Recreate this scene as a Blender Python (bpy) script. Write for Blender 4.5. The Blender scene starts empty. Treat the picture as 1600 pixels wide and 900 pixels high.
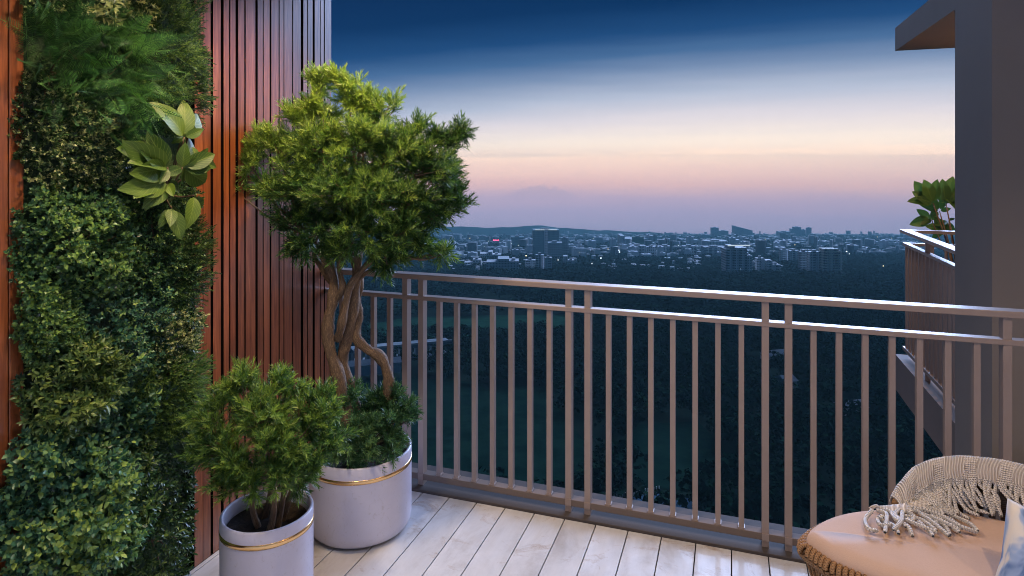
import bpy, math, random
import numpy as np
from math import radians, sin, cos, pi, sqrt, atan2

# ---------------------------------------------------------------- camera, world, sun, exposure
sc = bpy.context.scene
C = sc.collection
YAW = radians(18.93)
CS, SN = cos(YAW), sin(YAW)
EYE = 1.75
cam_d = bpy.data.cameras.new('camera'); cam = bpy.data.objects.new('camera', cam_d); C.objects.link(cam)
cam.location = (0, 0, EYE); cam.rotation_euler = (pi/2, 0, YAW)
cam_d.sensor_width = 36; cam_d.lens = 22.5; cam_d.shift_y = -0.12125
cam_d.clip_start = 0.05; cam_d.clip_end = 30000
sc.camera = cam
sc.view_settings.view_transform = 'Standard'; sc.view_settings.look = 'None'
EXPO = 0.5
sc.view_settings.exposure = EXPO; sc.view_settings.gamma = 1.0
sc.cycles.use_denoising = True; sc.cycles.filter_width = 1.0
sc.cycles.max_bounces = 7; sc.cycles.diffuse_bounces = 3; sc.cycles.glossy_bounces = 3
sc.cycles.transmission_bounces = 4; sc.cycles.volume_bounces = 0; sc.cycles.transparent_max_bounces = 6
sc.cycles.sample_clamp_indirect = 6.0

def lin(r, g, b):
    f = lambda c: (c/255/12.92) if c/255 <= .04045 else ((c/255+.055)/1.055)**2.4
    return (f(r), f(g), f(b), 1)

world = bpy.data.worlds.new('World'); sc.world = world; world.use_nodes = True
nt = world.node_tree; nt.nodes.clear()
def N(nt, t, **k):
    n = nt.nodes.new(t)
    for a, v in k.items(): setattr(n, a, v)
    return n
out = N(nt, 'ShaderNodeOutputWorld'); bg = N(nt, 'ShaderNodeBackground')
tc = N(nt, 'ShaderNodeTexCoord'); sep = N(nt, 'ShaderNodeSeparateXYZ')
nt.links.new(tc.outputs['Generated'], sep.inputs[0])
def M_(nt, op, a, b=None, c=None):
    n = nt.nodes.new('ShaderNodeMath'); n.operation = op
    for i, v in enumerate((a, b, c)):
        if v is None: continue
        if isinstance(v, (int, float)): n.inputs[i].default_value = v
        else: nt.links.new(v, n.inputs[i])
    return n.outputs[0]
# the bright dusk glow is centred on an azimuth right of the view; away from it the blue comes lower
gaz = (sin(radians(6)), cos(radians(6)))
dot = M_(nt, 'ADD', M_(nt, 'MULTIPLY', sep.outputs[0], gaz[0]), M_(nt, 'MULTIPLY', sep.outputs[1], gaz[1]))
away = M_(nt, 'SUBTRACT', 1.0, dot)
away = M_(nt, 'MINIMUM', away, 0.4)
zpos = M_(nt, 'MAXIMUM', sep.outputs[2], 0.0)
lift = M_(nt, 'MULTIPLY', M_(nt, 'MULTIPLY', away, 0.20), M_(nt, 'MINIMUM', M_(nt, 'MULTIPLY', zpos, 12.0), 1.0))
zz = M_(nt, 'ADD', sep.outputs[2], lift)
nz = N(nt, 'ShaderNodeTexNoise'); nz.inputs['Scale'].default_value = 5; nz.inputs['Detail'].default_value = 4
mp = N(nt, 'ShaderNodeMapping'); mp.inputs['Scale'].default_value = (1, 1, 14)
nt.links.new(tc.outputs['Generated'], mp.inputs[0]); nt.links.new(mp.outputs[0], nz.inputs['Vector'])
zz = M_(nt, 'ADD', zz, M_(nt, 'MULTIPLY', M_(nt, 'SUBTRACT', nz.outputs[0], 0.5), 0.014))
fac = M_(nt, 'DIVIDE', M_(nt, 'ADD', zz, 0.14), 0.64)
DENS, HTOP, FAR = 1.9e-4, 66.0, 5250.0
AIR = (.08, .185, .38)
seen = [(-.14, (112, 130, 176)), (-.112, (128, 138, 180)), (-.098, (148, 153, 190)), (-.075, (160, 158, 194)), (-.052, (180, 166, 194)), (-.030, (218, 184, 190)),
         (-.010, (238, 204, 198)), (.012, (249, 220, 206)), (.036, (252, 236, 224)), (.072, (226, 219, 226)),
         (.108, (184, 193, 214)), (.145, (126, 148, 182)), (.175, (74, 110, 155)), (.205, (34, 76, 126)), (.25, (16, 54, 100)),
         (.36, (14, 42, 84)), (.50, (12, 30, 66))]
def seen_at(z):
    for (a, ca), (b, cb) in zip(seen, seen[1:]):
        if a <= z <= b:
            t = (z-a)/(b-a); la, lb = lin(*ca), lin(*cb); return [la[i]*(1-t)+lb[i]*t for i in range(3)]
    return lin(*seen[-1][1])
zs = [-.14, -.112, -.098, -.075, -.052, -.030, -.014, -.001, .004, .008, .0115, .015, .019, .025, .033, .045, .060, .075, .090, .108, .125, .145, .160, .175, .19, .205, .225, .25, .30, .36, .50]
ramp = N(nt, 'ShaderNodeValToRGB'); cr = ramp.color_ramp
for i, z in enumerate(zs):
    T = math.exp(-DENS*(FAR if z <= HTOP/FAR else HTOP/z)); c = seen_at(z)
    e = cr.elements[i] if i < 2 else cr.elements.new((z+.14)/.64)
    e.position = (z+.14)/.64; e.color = (*[min(1., max(.0, (c[k]-AIR[k]*(1-T))/T)/4) for k in range(3)], 1)
nt.links.new(fac, ramp.inputs[0])
# one faint low cloud far off, a little darker than the glow around it
ux = M_(nt, 'ADD', M_(nt, 'MULTIPLY', sep.outputs[0], CS), M_(nt, 'MULTIPLY', sep.outputs[1], SN))
cn = N(nt, 'ShaderNodeTexNoise'); cn.inputs['Scale'].default_value = 110; cn.inputs['Detail'].default_value = 3; nt.links.new(tc.outputs['Generated'], cn.inputs['Vector'])
cx = M_(nt, 'DIVIDE', M_(nt, 'SUBTRACT', ux, .045), .055); top = M_(nt, 'SUBTRACT', M_(nt, 'MULTIPLY', M_(nt, 'SUBTRACT', 1.0, M_(nt, 'MULTIPLY', cx, cx)), .016), .048)
top = M_(nt, 'ADD', top, M_(nt, 'MULTIPLY', M_(nt, 'SUBTRACT', cn.outputs[0], .5), .022))
cm = M_(nt, 'DIVIDE', M_(nt, 'SUBTRACT', top, sep.outputs[2]), .007); cm = M_(nt, 'MAXIMUM', M_(nt, 'MINIMUM', cm, 1.0), 0.0)
lowf = M_(nt, 'MAXIMUM', M_(nt, 'MINIMUM', M_(nt, 'DIVIDE', M_(nt, 'ADD', sep.outputs[2], .058), .02), 1.0), 0.0)
cmx = N(nt, 'ShaderNodeMix', data_type='RGBA', blend_type='MULTIPLY'); nt.links.new(M_(nt, 'MULTIPLY', M_(nt, 'MULTIPLY', cm, lowf), M_(nt, 'GREATER_THAN', sep.outputs[1], 0.0)), cmx.inputs[0])
nt.links.new(ramp.outputs[0], cmx.inputs[6]); cmx.inputs[7].default_value = (.80, .86, .96, 1)
nt.links.new(cmx.outputs[2], bg.inputs[0]); bg.inputs[1].default_value = 4.0/2**EXPO
nt.links.new(bg.outputs[0], out.inputs[0])

SUN_DIR = (0.16, 1.0, 0.34)           # towards the light: the cool afterglow beyond the railing, a little to the right
sd = bpy.data.lights.new('sun', 'SUN'); sun = bpy.data.objects.new('sun', sd); C.objects.link(sun)
import mathutils
from mathutils import Vector, Matrix
sun.rotation_euler = Vector(SUN_DIR).to_track_quat('Z', 'Y').to_euler()
sd.energy = 5.0; sd.angle = radians(34); sd.color = (0.44, 0.60, 1.0)

# ---------------------------------------------------------------- helpers
rng = np.random.default_rng(7); random.seed(7)
def cw(Xc, Yc, Z): return (CS*Xc - SN*Yc, SN*Xc + CS*Yc, Z)          # camera-aligned metres to world
def px(x, y, Yc):                                                    # survey: photo pixel at a known depth
    return cw((x-800)/1000*Yc, Yc, EYE + (256-y)/1000*Yc)
K, H0 = 0.098, 60.0                                                  # the land falls away from the tower
def gz(x, y): return -H0 - K*(-SN*x + CS*y)
def gp(x, y):                                                        # survey point on the land
    Y = H0*1000/(y-256-1000*K)
    return px(x, y, Y)

def tag(o, label=None, cat=None, group=None, kind=None):
    if label: o['label'] = label
    if cat: o['category'] = cat
    if group: o['group'] = group
    if kind: o['kind'] = kind
    return o
def empty(name, loc=(0, 0, 0), rz=0):
    o = bpy.data.objects.new(name, None); C.objects.link(o); o.location = loc; o.rotation_euler = (0, 0, rz)
    o.empty_display_size = .1
    return o
def mesh_np(name, V, F, mat=None, parent=None, smooth=False, tint=None, uv=None):
    """F: (n,3) or (n,4) array"""
    V = np.asarray(V, dtype=np.float32); F = np.asarray(F, dtype=np.int32)
    me = bpy.data.meshes.new(name); me.vertices.add(len(V)); me.vertices.foreach_set('co', V.ravel())
    k = F.shape[1]; me.loops.add(F.size); me.loops.foreach_set('vertex_index', F.ravel())
    me.polygons.add(len(F)); me.polygons.foreach_set('loop_start', np.arange(0, F.size, k, dtype=np.int32))
    if smooth: me.polygons.foreach_set('use_smooth', np.ones(len(F), dtype=bool))
    me.update(calc_edges=True)
    if tint is not None:
        a = me.attributes.new('tint', 'FLOAT', 'POINT'); a.data.foreach_set('value', np.asarray(tint, np.float32))
    if uv is not None:
        l = me.uv_layers.new(name='UVMap'); l.data.foreach_set('uv', np.asarray(uv, np.float32)[F.ravel()].ravel())
    if mat: me.materials.append(mat)
    o = bpy.data.objects.new(name, me); C.objects.link(o)
    if parent: o.parent = parent
    return o
class MB:
    """collects simple solids, links them as one mesh"""
    def __init__(s): s.v = []; s.f = []; s.sm = []
    def add(s, vs, fs, smooth=False):
        b = len(s.v); s.v += [tuple(v) for v in vs]; s.f += [tuple(i+b for i in f) for f in fs]; s.sm += [smooth]*len(fs)
    def box(s, x0, y0, z0, x1, y1, z1):
        s.add([(x0,y0,z0),(x1,y0,z0),(x1,y1,z0),(x0,y1,z0),(x0,y0,z1),(x1,y0,z1),(x1,y1,z1),(x0,y1,z1)],
              [(0,3,2,1),(4,5,6,7),(0,1,5,4),(1,2,6,5),(2,3,7,6),(3,0,4,7)])
        return s
    def tube(s, pts, r, n=8, cap=True):
        V, F = tube_np(pts, r, n, cap); s.add(V.tolist(), F.tolist(), True); return s
    def lathe(s, prof, n=48, cx=0, cy=0):
        vs = [(cx+r*cos(2*pi*i/n), cy+r*sin(2*pi*i/n), z) for r, z in prof for i in range(n)]
        fs = [(j*n+i, j*n+(i+1)%n, (j+1)*n+(i+1)%n, (j+1)*n+i) for j in range(len(prof)-1) for i in range(n)]
        s.add(vs, fs, True); return s
    def build(s, name, mat=None, parent=None, bevel=0, loc=None):
        me = bpy.data.meshes.new(name); me.from_pydata(s.v, [], s.f)
        me.polygons.foreach_set('use_smooth', s.sm)
        if mat: me.materials.append(mat)
        me.update()
        o = bpy.data.objects.new(name, me); C.objects.link(o)
        if parent: o.parent = parent
        if loc: o.location = loc
        if bevel:
            b = o.modifiers.new('bevel', 'BEVEL'); b.width = bevel; b.segments = 2; b.limit_method = 'ANGLE'
        return o
def frames(P):
    T = np.gradient(P, axis=0); T /= np.linalg.norm(T, axis=1)[:, None]+1e-12
    a = np.array([0, 0, 1.]) if abs(T[0, 2]) < .9 else np.array([1., 0, 0])
    n = np.cross(T[0], a); n /= np.linalg.norm(n); Ns = [n]
    for i in range(1, len(P)):
        n = n - T[i]*np.dot(n, T[i]); n /= np.linalg.norm(n)+1e-12; Ns.append(n)
    Ns = np.array(Ns); return T, Ns, np.cross(T, Ns)
def tube_np(pts, r, n=8, cap=True, lump=0, seed=0):
    P = np.asarray(pts, float); r = np.broadcast_to(np.asarray(r, float), (len(P),))
    T, A, B = frames(P); th = np.arange(n)*2*pi/n
    rr = r[:, None]*np.ones((1, n))
    if lump:
        g = np.random.default_rng(seed); ph = g.uniform(0, 6.28, 6)
        t = np.arange(len(P))[:, None]
        rr = rr*(1+lump*(np.sin(3*th+ph[0]+t*.35)*.6+np.sin(2*th-t*.8+ph[1])*.5+np.sin(t*1.7+ph[2])*.5+g.normal(0, .35, rr.shape)))
    V = (P[:, None, :]+rr[..., None]*(np.cos(th)[None, :, None]*A[:, None, :]+np.sin(th)[None, :, None]*B[:, None, :])).reshape(-1, 3)
    F = []
    for j in range(len(P)-1):
        for i in range(n):
            F.append((j*n+i, j*n+(i+1) % n, (j+1)*n+(i+1) % n, (j+1)*n+i))
    F = np.array(F)
    if cap:
        V = np.vstack([V, P[:1], P[-1:]]); a, b = len(V)-2, len(V)-1; m = (len(P)-1)*n
        F = np.vstack([F, [(a, (i+1) % n, i, i) for i in range(n)], [(b, m+i, m+(i+1) % n, m+(i+1) % n) for i in range(n)]])
    return V, F
def tube_obj(name, pts, r, n, mat, parent, lump=0, seed=0):
    V, F = tube_np(pts, r, n, False, lump, seed)
    P = np.asarray(pts); L = np.concatenate([[0], np.cumsum(np.linalg.norm(np.diff(P, axis=0), axis=1))])
    V2, F2 = tube_np(pts, r, n, True, lump, seed)
    me = bpy.data.meshes.new(name)
    fs = [tuple(f) if f[2] != f[3] else tuple(f[:3]) for f in F2.tolist()]
    me.from_pydata(V2.tolist(), [], fs); me.polygons.foreach_set('use_smooth', [True]*len(fs))
    uvl = me.uv_layers.new(name='UVMap')
    for poly in me.polygons:
        for li in poly.loop_indices:
            vi = me.loops[li].vertex_index
            if vi >= n*len(P): uvl.data[li].uv = (0, 0); continue
            j, i = divmod(vi, n); 
            if i == 0 and any((me.loops[k].vertex_index % n) == n-1 for k in poly.loop_indices): i = n
            uvl.data[li].uv = (i/n, L[j])
    me.materials.append(mat)
    o = bpy.data.objects.new(name, me); C.objects.link(o); o.parent = parent
    return o
def spline(pts, n=8):
    P = np.asarray(pts, float); P = np.vstack([2*P[0]-P[1], P, 2*P[-1]-P[-2]]); out = []
    for i in range(1, len(P)-2):
        for k in range(n):
            t = k/n; a, b, c, d = P[i-1], P[i], P[i+1], P[i+2]
            out.append(.5*((2*b)+(-a+c)*t+(2*a-5*b+4*c-d)*t*t+(-a+3*b-3*c+d)*t**3))
    out.append(P[-2]); return np.array(out)

# ---------------------------------------------------------------- materials
def mat(name, col=(.5, .5, .5), rough=.6, metal=0., coat=0., spec=.5):
    m = bpy.data.materials.new(name); m.use_nodes = True
    b = m.node_tree.nodes['Principled BSDF']
    b.inputs['Base Color'].default_value = (*col[:3], 1); b.inputs['Roughness'].default_value = rough
    b.inputs['Metallic'].default_value = metal; b.inputs['Coat Weight'].default_value = coat
    b.inputs['Specular IOR Level'].default_value = spec
    return m, m.node_tree, b
def noise(nt, scale, detail=4, rough=.55, vec=None, mapping=None, dist=0):
    n = N(nt, 'ShaderNodeTexNoise'); n.inputs['Scale'].default_value = scale; n.inputs['Detail'].default_value = detail
    n.inputs['Roughness'].default_value = rough; n.inputs['Distortion'].default_value = dist
    t = N(nt, 'ShaderNodeTexCoord'); src = vec or t.outputs['Object']
    if mapping:
        mp = N(nt, 'ShaderNodeMapping'); mp.inputs['Scale'].default_value = mapping
        nt.links.new(src, mp.inputs[0]); src = mp.outputs[0]
    nt.links.new(src, n.inputs['Vector']); return n.outputs[0]
def ramp_(nt, fac, stops):
    r = N(nt, 'ShaderNodeValToRGB')
    for i, (p, c) in enumerate(stops):
        e = r.color_ramp.elements[i] if i < 2 else r.color_ramp.elements.new(p)
        e.position = p; e.color = (*c[:3], 1)
    nt.links.new(fac, r.inputs[0]); return r.outputs[0]
def bump(nt, b, h, strength=.3, dist=.002):
    n = N(nt, 'ShaderNodeBump'); n.inputs['Strength'].default_value = strength; n.inputs['Distance'].default_value = dist
    nt.links.new(h, n.inputs['Height']); nt.links.new(n.outputs[0], b.inputs['Normal'])
def wcoord(nt):
    g = N(nt, 'ShaderNodeNewGeometry'); return g.outputs['Position']
def orand(nt): return N(nt, 'ShaderNodeObjectInfo').outputs['Random']
def mixc(nt, f, a, b, blend='MIX'):
    m = N(nt, 'ShaderNodeMix', data_type='RGBA', blend_type=blend)
    for s, v in ((m.inputs[0], f), (m.inputs[6], a), (m.inputs[7], b)):
        if hasattr(v, 'links'): nt.links.new(v, s)
        else: s.default_value = v if isinstance(v, (int, float)) else (*v[:3], 1)
    return m.outputs[2]

def wood_mat(name, dark, lite, rough=.32):
    m, nt, b = mat(name, lite, rough, coat=1.0)
    b.inputs['Coat Roughness'].default_value = .2; b.inputs['Coat IOR'].default_value = 1.7
    w = wcoord(nt)
    g = noise(nt, 3.0, 6, .65, w, (14, 14, .7), 1.2)
    f = noise(nt, 40, 3, .6, w, (8, 8, .35))
    c = ramp_(nt, g, [(.3, dark), (.7, lite)])
    c = mixc(nt, ramp_(nt, f, [(.35, (.0, .0, .0)), (.65, (1, 1, 1))]), mixc(nt, .45, c, dark), c)
    v = M_(nt, 'ADD', M_(nt, 'MULTIPLY', orand(nt), .35), .82)
    hsv = N(nt, 'ShaderNodeHueSaturation'); nt.links.new(c, hsv.inputs['Color']); nt.links.new(v, hsv.inputs['Value'])
    nt.links.new(hsv.outputs[0], b.inputs['Base Color'])
    nt.links.new(ramp_(nt, g, [(.2, (.26,)*3), (.8, (.42,)*3)]), b.inputs['Roughness'])
    bump(nt, b, f, .12, .001); return m
M_wood = wood_mat('mahogany_wood', (.13, .030, .009), (.42, .125, .040))
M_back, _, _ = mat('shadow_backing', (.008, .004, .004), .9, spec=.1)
def metal_mat(name, col, rough=.33, metal=.25):
    m, nt, b = mat(name, col, rough, metal=metal, coat=.16); b.inputs['Coat Roughness'].default_value = .34
    n = noise(nt, 6, 5, .6, wcoord(nt))
    c = ramp_(nt, n, [(.3, tuple(x*.95 for x in col)), (.7, tuple(min(1, x*1.04) for x in col))])
    nt.links.new(c, b.inputs['Base Color'])
    nt.links.new(ramp_(nt, noise(nt, 22, 4, .6, wcoord(nt)), [(.3, (rough*.95,)*3), (.7, (rough*1.1,)*3)]), b.inputs['Roughness'])
    return m
M_rail = metal_mat('taupe_painted_metal', (.31, .245, .215), .48, .2)
M_kerb = mat('brown_sill_metal', (.075, .065, .062), .75, spec=.12)[0]
M_gold = metal_mat('brushed_gold', (.95, .62, .28), .25, 1.0)
def deck_mat():
    m, nt, b = mat('weathered_white_deck', (.6, .6, .6), .36, coat=.1)
    oi = N(nt, 'ShaderNodeObjectInfo')
    add = N(nt, 'ShaderNodeVectorMath', operation='ADD'); nt.links.new(wcoord(nt), add.inputs[0])
    sc_ = N(nt, 'ShaderNodeVectorMath', operation='SCALE'); nt.links.new(oi.outputs['Random'], sc_.inputs['Scale']); sc_.inputs[0].default_value = (37, 91, 13)
    nt.links.new(sc_.outputs[0], add.inputs[1]); w = add.outputs[0]
    a = noise(nt, 3.2, 8, .68, w, (1.6, .8, 1), .6)
    s = noise(nt, 9, 7, .72, w, (1.2, 2.0, 1), 2.4)
    g = noise(nt, 60, 4, .6, w, (1, .08, 1))
    c = ramp_(nt, a, [(.28, (.37, .36, .36)), (.48, (.53, .54, .56)), (.75, (.63, .645, .675))])
    crack = ramp_(nt, s, [(.46, (0, 0, 0)), (.495, (1, 1, 1)), (.505, (1, 1, 1)), (.54, (0, 0, 0))])
    spot = ramp_(nt, noise(nt, 5, 6, .75, w, (1, 1.4, 1), .8), [(.56, (0, 0, 0)), (.70, (1, 1, 1))])
    k = M_(nt, 'MULTIPLY', M_(nt, 'MULTIPLY', crack, spot), .75)
    c = mixc(nt, k, c, (.16, .11, .08))
    c = mixc(nt, M_(nt, 'MULTIPLY', spot, .62), c, (.36, .27, .20))
    c = mixc(nt, M_(nt, 'MULTIPLY', ramp_(nt, g, [(.4, (0, 0, 0)), (.8, (1, 1, 1))]), .14), c, (.3, .27, .25))
    hsv = N(nt, 'ShaderNodeHueSaturation'); nt.links.new(c, hsv.inputs['Color'])
    nt.links.new(M_(nt, 'ADD', M_(nt, 'MULTIPLY', oi.outputs['Random'], .14), .93), hsv.inputs['Value'])
    nt.links.new(hsv.outputs[0], b.inputs['Base Color'])
    nt.links.new(ramp_(nt, a, [(.3, (.62,)*3), (.7, (.44,)*3)]), b.inputs['Roughness'])
    bump(nt, b, g, .15, .0008); return m
M_deck = deck_mat()
M_gap, _, _ = mat('dark_joint', (.03, .028, .025), .9)
def pot_mat():
    m, nt, b = mat('pale_stone_glaze', (.6, .58, .56), .42, coat=.15)
    o = N(nt, 'ShaderNodeTexCoord').outputs['Object']
    s = noise(nt, 38, 6, .75, o, (1, 1, .8), 1.5); t = noise(nt, 5, 5, .6, o)
    c = ramp_(nt, t, [(.3, (.53, .52, .63)), (.7, (.60, .59, .70))])
    c = mixc(nt, M_(nt, 'MULTIPLY', ramp_(nt, s, [(.57, (0, 0, 0)), (.68, (1, 1, 1))]), .35), c, (.33, .30, .29))
    nt.links.new(c, b.inputs['Base Color']); bump(nt, b, s, .18, .002); return m
M_pot = pot_mat()
def soil_mat():
    m, nt, b = mat('dark_soil', (.02, .015, .012), .95)
    n = noise(nt, 90, 6, .8); nt.links.new(ramp_(nt, n, [(.35, (.006, .005, .005)), (.75, (.05, .035, .025))]), b.inputs['Base Color'])
    bump(nt, b, n, 1, .01); return m
M_soil = soil_mat()
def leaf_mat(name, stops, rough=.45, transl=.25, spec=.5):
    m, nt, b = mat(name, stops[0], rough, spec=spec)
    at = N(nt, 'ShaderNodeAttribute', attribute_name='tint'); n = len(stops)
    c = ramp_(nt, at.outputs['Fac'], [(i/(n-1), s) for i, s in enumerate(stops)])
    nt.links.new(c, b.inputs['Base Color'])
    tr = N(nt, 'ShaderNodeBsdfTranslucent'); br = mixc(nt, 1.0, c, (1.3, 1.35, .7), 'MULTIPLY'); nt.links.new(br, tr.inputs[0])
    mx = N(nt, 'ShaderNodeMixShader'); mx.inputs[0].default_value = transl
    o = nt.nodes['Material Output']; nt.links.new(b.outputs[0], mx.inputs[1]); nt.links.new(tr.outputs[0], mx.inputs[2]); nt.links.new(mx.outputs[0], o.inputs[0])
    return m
L_box = leaf_mat('box_leaf', [(.010, .030, .014), (.06, .16, .07), (.26, .40, .09)], .35)
L_boxblue = leaf_mat('blue_box_leaf', [(.012, .038, .026), (.07, .20, .12), (.34, .48, .11)], .38)
L_varieg = leaf_mat('variegated_leaf', [(.008, .024, .010), (.05, .11, .03), (.50, .52, .24)], .35)
L_fern = leaf_mat('fern_leaf', [(.010, .04, .014), (.04, .13, .04), (.12, .27, .06)], .5)
L_conif = leaf_mat('conifer_leaf', [(.008, .028, .010), (.04, .11, .03), (.19, .29, .05)], .55)
L_laurel = leaf_mat('laurel_leaf', [(.012, .036, .015), (.07, .14, .045), (.24, .32, .08)], .35)
L_needle = leaf_mat('yew_needle', [(.012, .038, .014), (.055, .145, .030), (.29, .42, .06)], .45)
L_needle2 = leaf_mat('blue_yew_needle', [(.014, .050, .024), (.06, .16, .06), (.18, .30, .10)], .45)
def broad_mat(name, c0, c1, vein):
    m, nt, b = mat(name, c0, .5)
    uv = N(nt, 'ShaderNodeTexCoord').outputs['UV']; sp = N(nt, 'ShaderNodeSeparateXYZ'); nt.links.new(uv, sp.inputs[0])
    u = M_(nt, 'ABSOLUTE', M_(nt, 'SUBTRACT', sp.outputs[0], .5))
    side = M_(nt, 'FRACT', M_(nt, 'MULTIPLY', M_(nt, 'SUBTRACT', sp.outputs[1], M_(nt, 'MULTIPLY', u, .7)), 8))
    v1 = M_(nt, 'LESS_THAN', side, .12); v2 = M_(nt, 'LESS_THAN', u, .025)
    vv = M_(nt, 'MAXIMUM', v1, v2)
    n = noise(nt, 30, 3); r = orand(nt)
    c = ramp_(nt, M_(nt, 'ADD', M_(nt, 'MULTIPLY', n, .5), M_(nt, 'MULTIPLY', r, .5)), [(.2, c0), (.8, c1)])
    c = mixc(nt, M_(nt, 'MULTIPLY', vv, .55), c, vein)
    nt.links.new(c, b.inputs['Base Color']); bump(nt, b, vv, -.5, .002)
    tr = N(nt, 'ShaderNodeBsdfTranslucent'); nt.links.new(c, tr.inputs[0]); mx = N(nt, 'ShaderNodeMixShader'); mx.inputs[0].default_value = .22
    o = nt.nodes['Material Output']; nt.links.new(b.outputs[0], mx.inputs[1]); nt.links.new(tr.outputs[0], mx.inputs[2]); nt.links.new(mx.outputs[0], o.inputs[0])
    return m
L_broad = broad_mat('broad_leaf', (.030, .080, .010), (.12, .20, .02), (.22, .30, .06))
L_rubber = broad_mat('rubber_leaf', (.012, .05, .018), (.09, .20, .035), (.20, .30, .06))
def bark_mat():
    m, nt, b = mat('yew_bark', (.2, .11, .06), .7)
    o = N(nt, 'ShaderNodeTexCoord').outputs['UV']
    n = noise(nt, 5, 7, .72, o, (5, 8, 1), 1.2); n2 = noise(nt, 20, 5, .7, o, (2, 3, 1))
    c = ramp_(nt, n, [(.28, (.05, .028, .016)), (.5, (.20, .115, .06)), (.75, (.55, .36, .17))])
    c = mixc(nt, M_(nt, 'MULTIPLY', n2, .4), c, (.16, .13, .10))
    nt.links.new(c, b.inputs['Base Color']); bump(nt, b, n, .9, .012); return m
M_bark = bark_mat()
def moss_mat():
    m, nt, b = mat('moss_mat', (.02, .05, .015), .9)
    n = noise(nt, 14, 5, .7); nt.links.new(ramp_(nt, n, [(.3, (.012, .03, .010)), (.7, (.05, .10, .02))]), b.inputs['Base Color'])
    bump(nt, b, noise(nt, 160, 3), .8, .006); return m
M_moss = moss_mat()
def plaster(name, col, s=.1):
    m, nt, b = mat(name, col, .85)
    n = noise(nt, .9, 6, .6, wcoord(nt)); nt.links.new(ramp_(nt, n, [(.3, tuple(x*(1-s) for x in col)), (.7, tuple(x*(1+s) for x in col))]), b.inputs['Base Color'])
    bump(nt, b, noise(nt, 120, 3, .6, wcoord(nt)), .15, .001); return m
M_grey = plaster('charcoal_render', (.31, .275, .25), .08)
M_grey2 = plaster('warm_grey_render', (.24, .20, .18))
M_ceil = plaster('ceiling_paint', (.55, .52, .48), .03)
M_inner = plaster('tan_render', (.34, .24, .16))
def emis(name, col, s):
    m, nt, b = mat(name, (.1, .1, .1)); b.inputs['Emission Color'].default_value = (*col, 1); b.inputs['Emission Strength'].default_value = s; return m
M_lamp = emis('lamp_glow', (1, .75, .45), 8)
def rope_mat(name, c0, c1, sc_=60, st=1.0):
    m, nt, b = mat(name, c0, .75)
    uv = N(nt, 'ShaderNodeTexCoord').outputs['UV']; sp = N(nt, 'ShaderNodeSeparateXYZ'); nt.links.new(uv, sp.inputs[0])
    w = M_(nt, 'SINE', M_(nt, 'ADD', M_(nt, 'MULTIPLY', sp.outputs[1], 2*pi*sc_), M_(nt, 'MULTIPLY', sp.outputs[0], 4*pi)))
    w2 = M_(nt, 'SINE', M_(nt, 'SUBTRACT', M_(nt, 'MULTIPLY', sp.outputs[1], 2*pi*sc_), M_(nt, 'MULTIPLY', sp.outputs[0], 4*pi)))
    h = M_(nt, 'MAXIMUM', w, w2)
    f = ramp_(nt, M_(nt, 'ADD', M_(nt, 'MULTIPLY', h, .5), .5), [(.1, (0, 0, 0)), (.7, (1, 1, 1))])
    nt.links.new(mixc(nt, f, c1, c0), b.inputs['Base Color']); bump(nt, b, h, st, .003); return m
M_cord = rope_mat('twisted_cord', (.80, .77, .73), (.30, .29, .30), 110, .8)
M_rope_shade = rope_mat('shaded_rope', (.10, .06, .035), (.04, .025, .015), 150, .5)  # tan rope darkened: shadow behind the throw's cords put into the colour
M_rope = rope_mat('tan_rope', (.34, .19, .085), (.14, .07, .032), 150, .5)
def cushion_mat():
    m, nt, b = mat('blush_fabric', (.6, .42, .35), .85)
    n = noise(nt, 260, 2, .5, wcoord(nt)); n2 = noise(nt, 4, 4, .5, wcoord(nt))
    nt.links.new(mixc(nt, M_(nt, 'MULTIPLY', n, .35), ramp_(nt, n2, [(.3, (.54, .39, .305)), (.7, (.62, .45, .355))]), (.42, .29, .24)), b.inputs['Base Color'])
    b.inputs['Specular IOR Level'].default_value = .15
    bump(nt, b, n, .5, .0015); return m
M_cush = cushion_mat()
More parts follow.
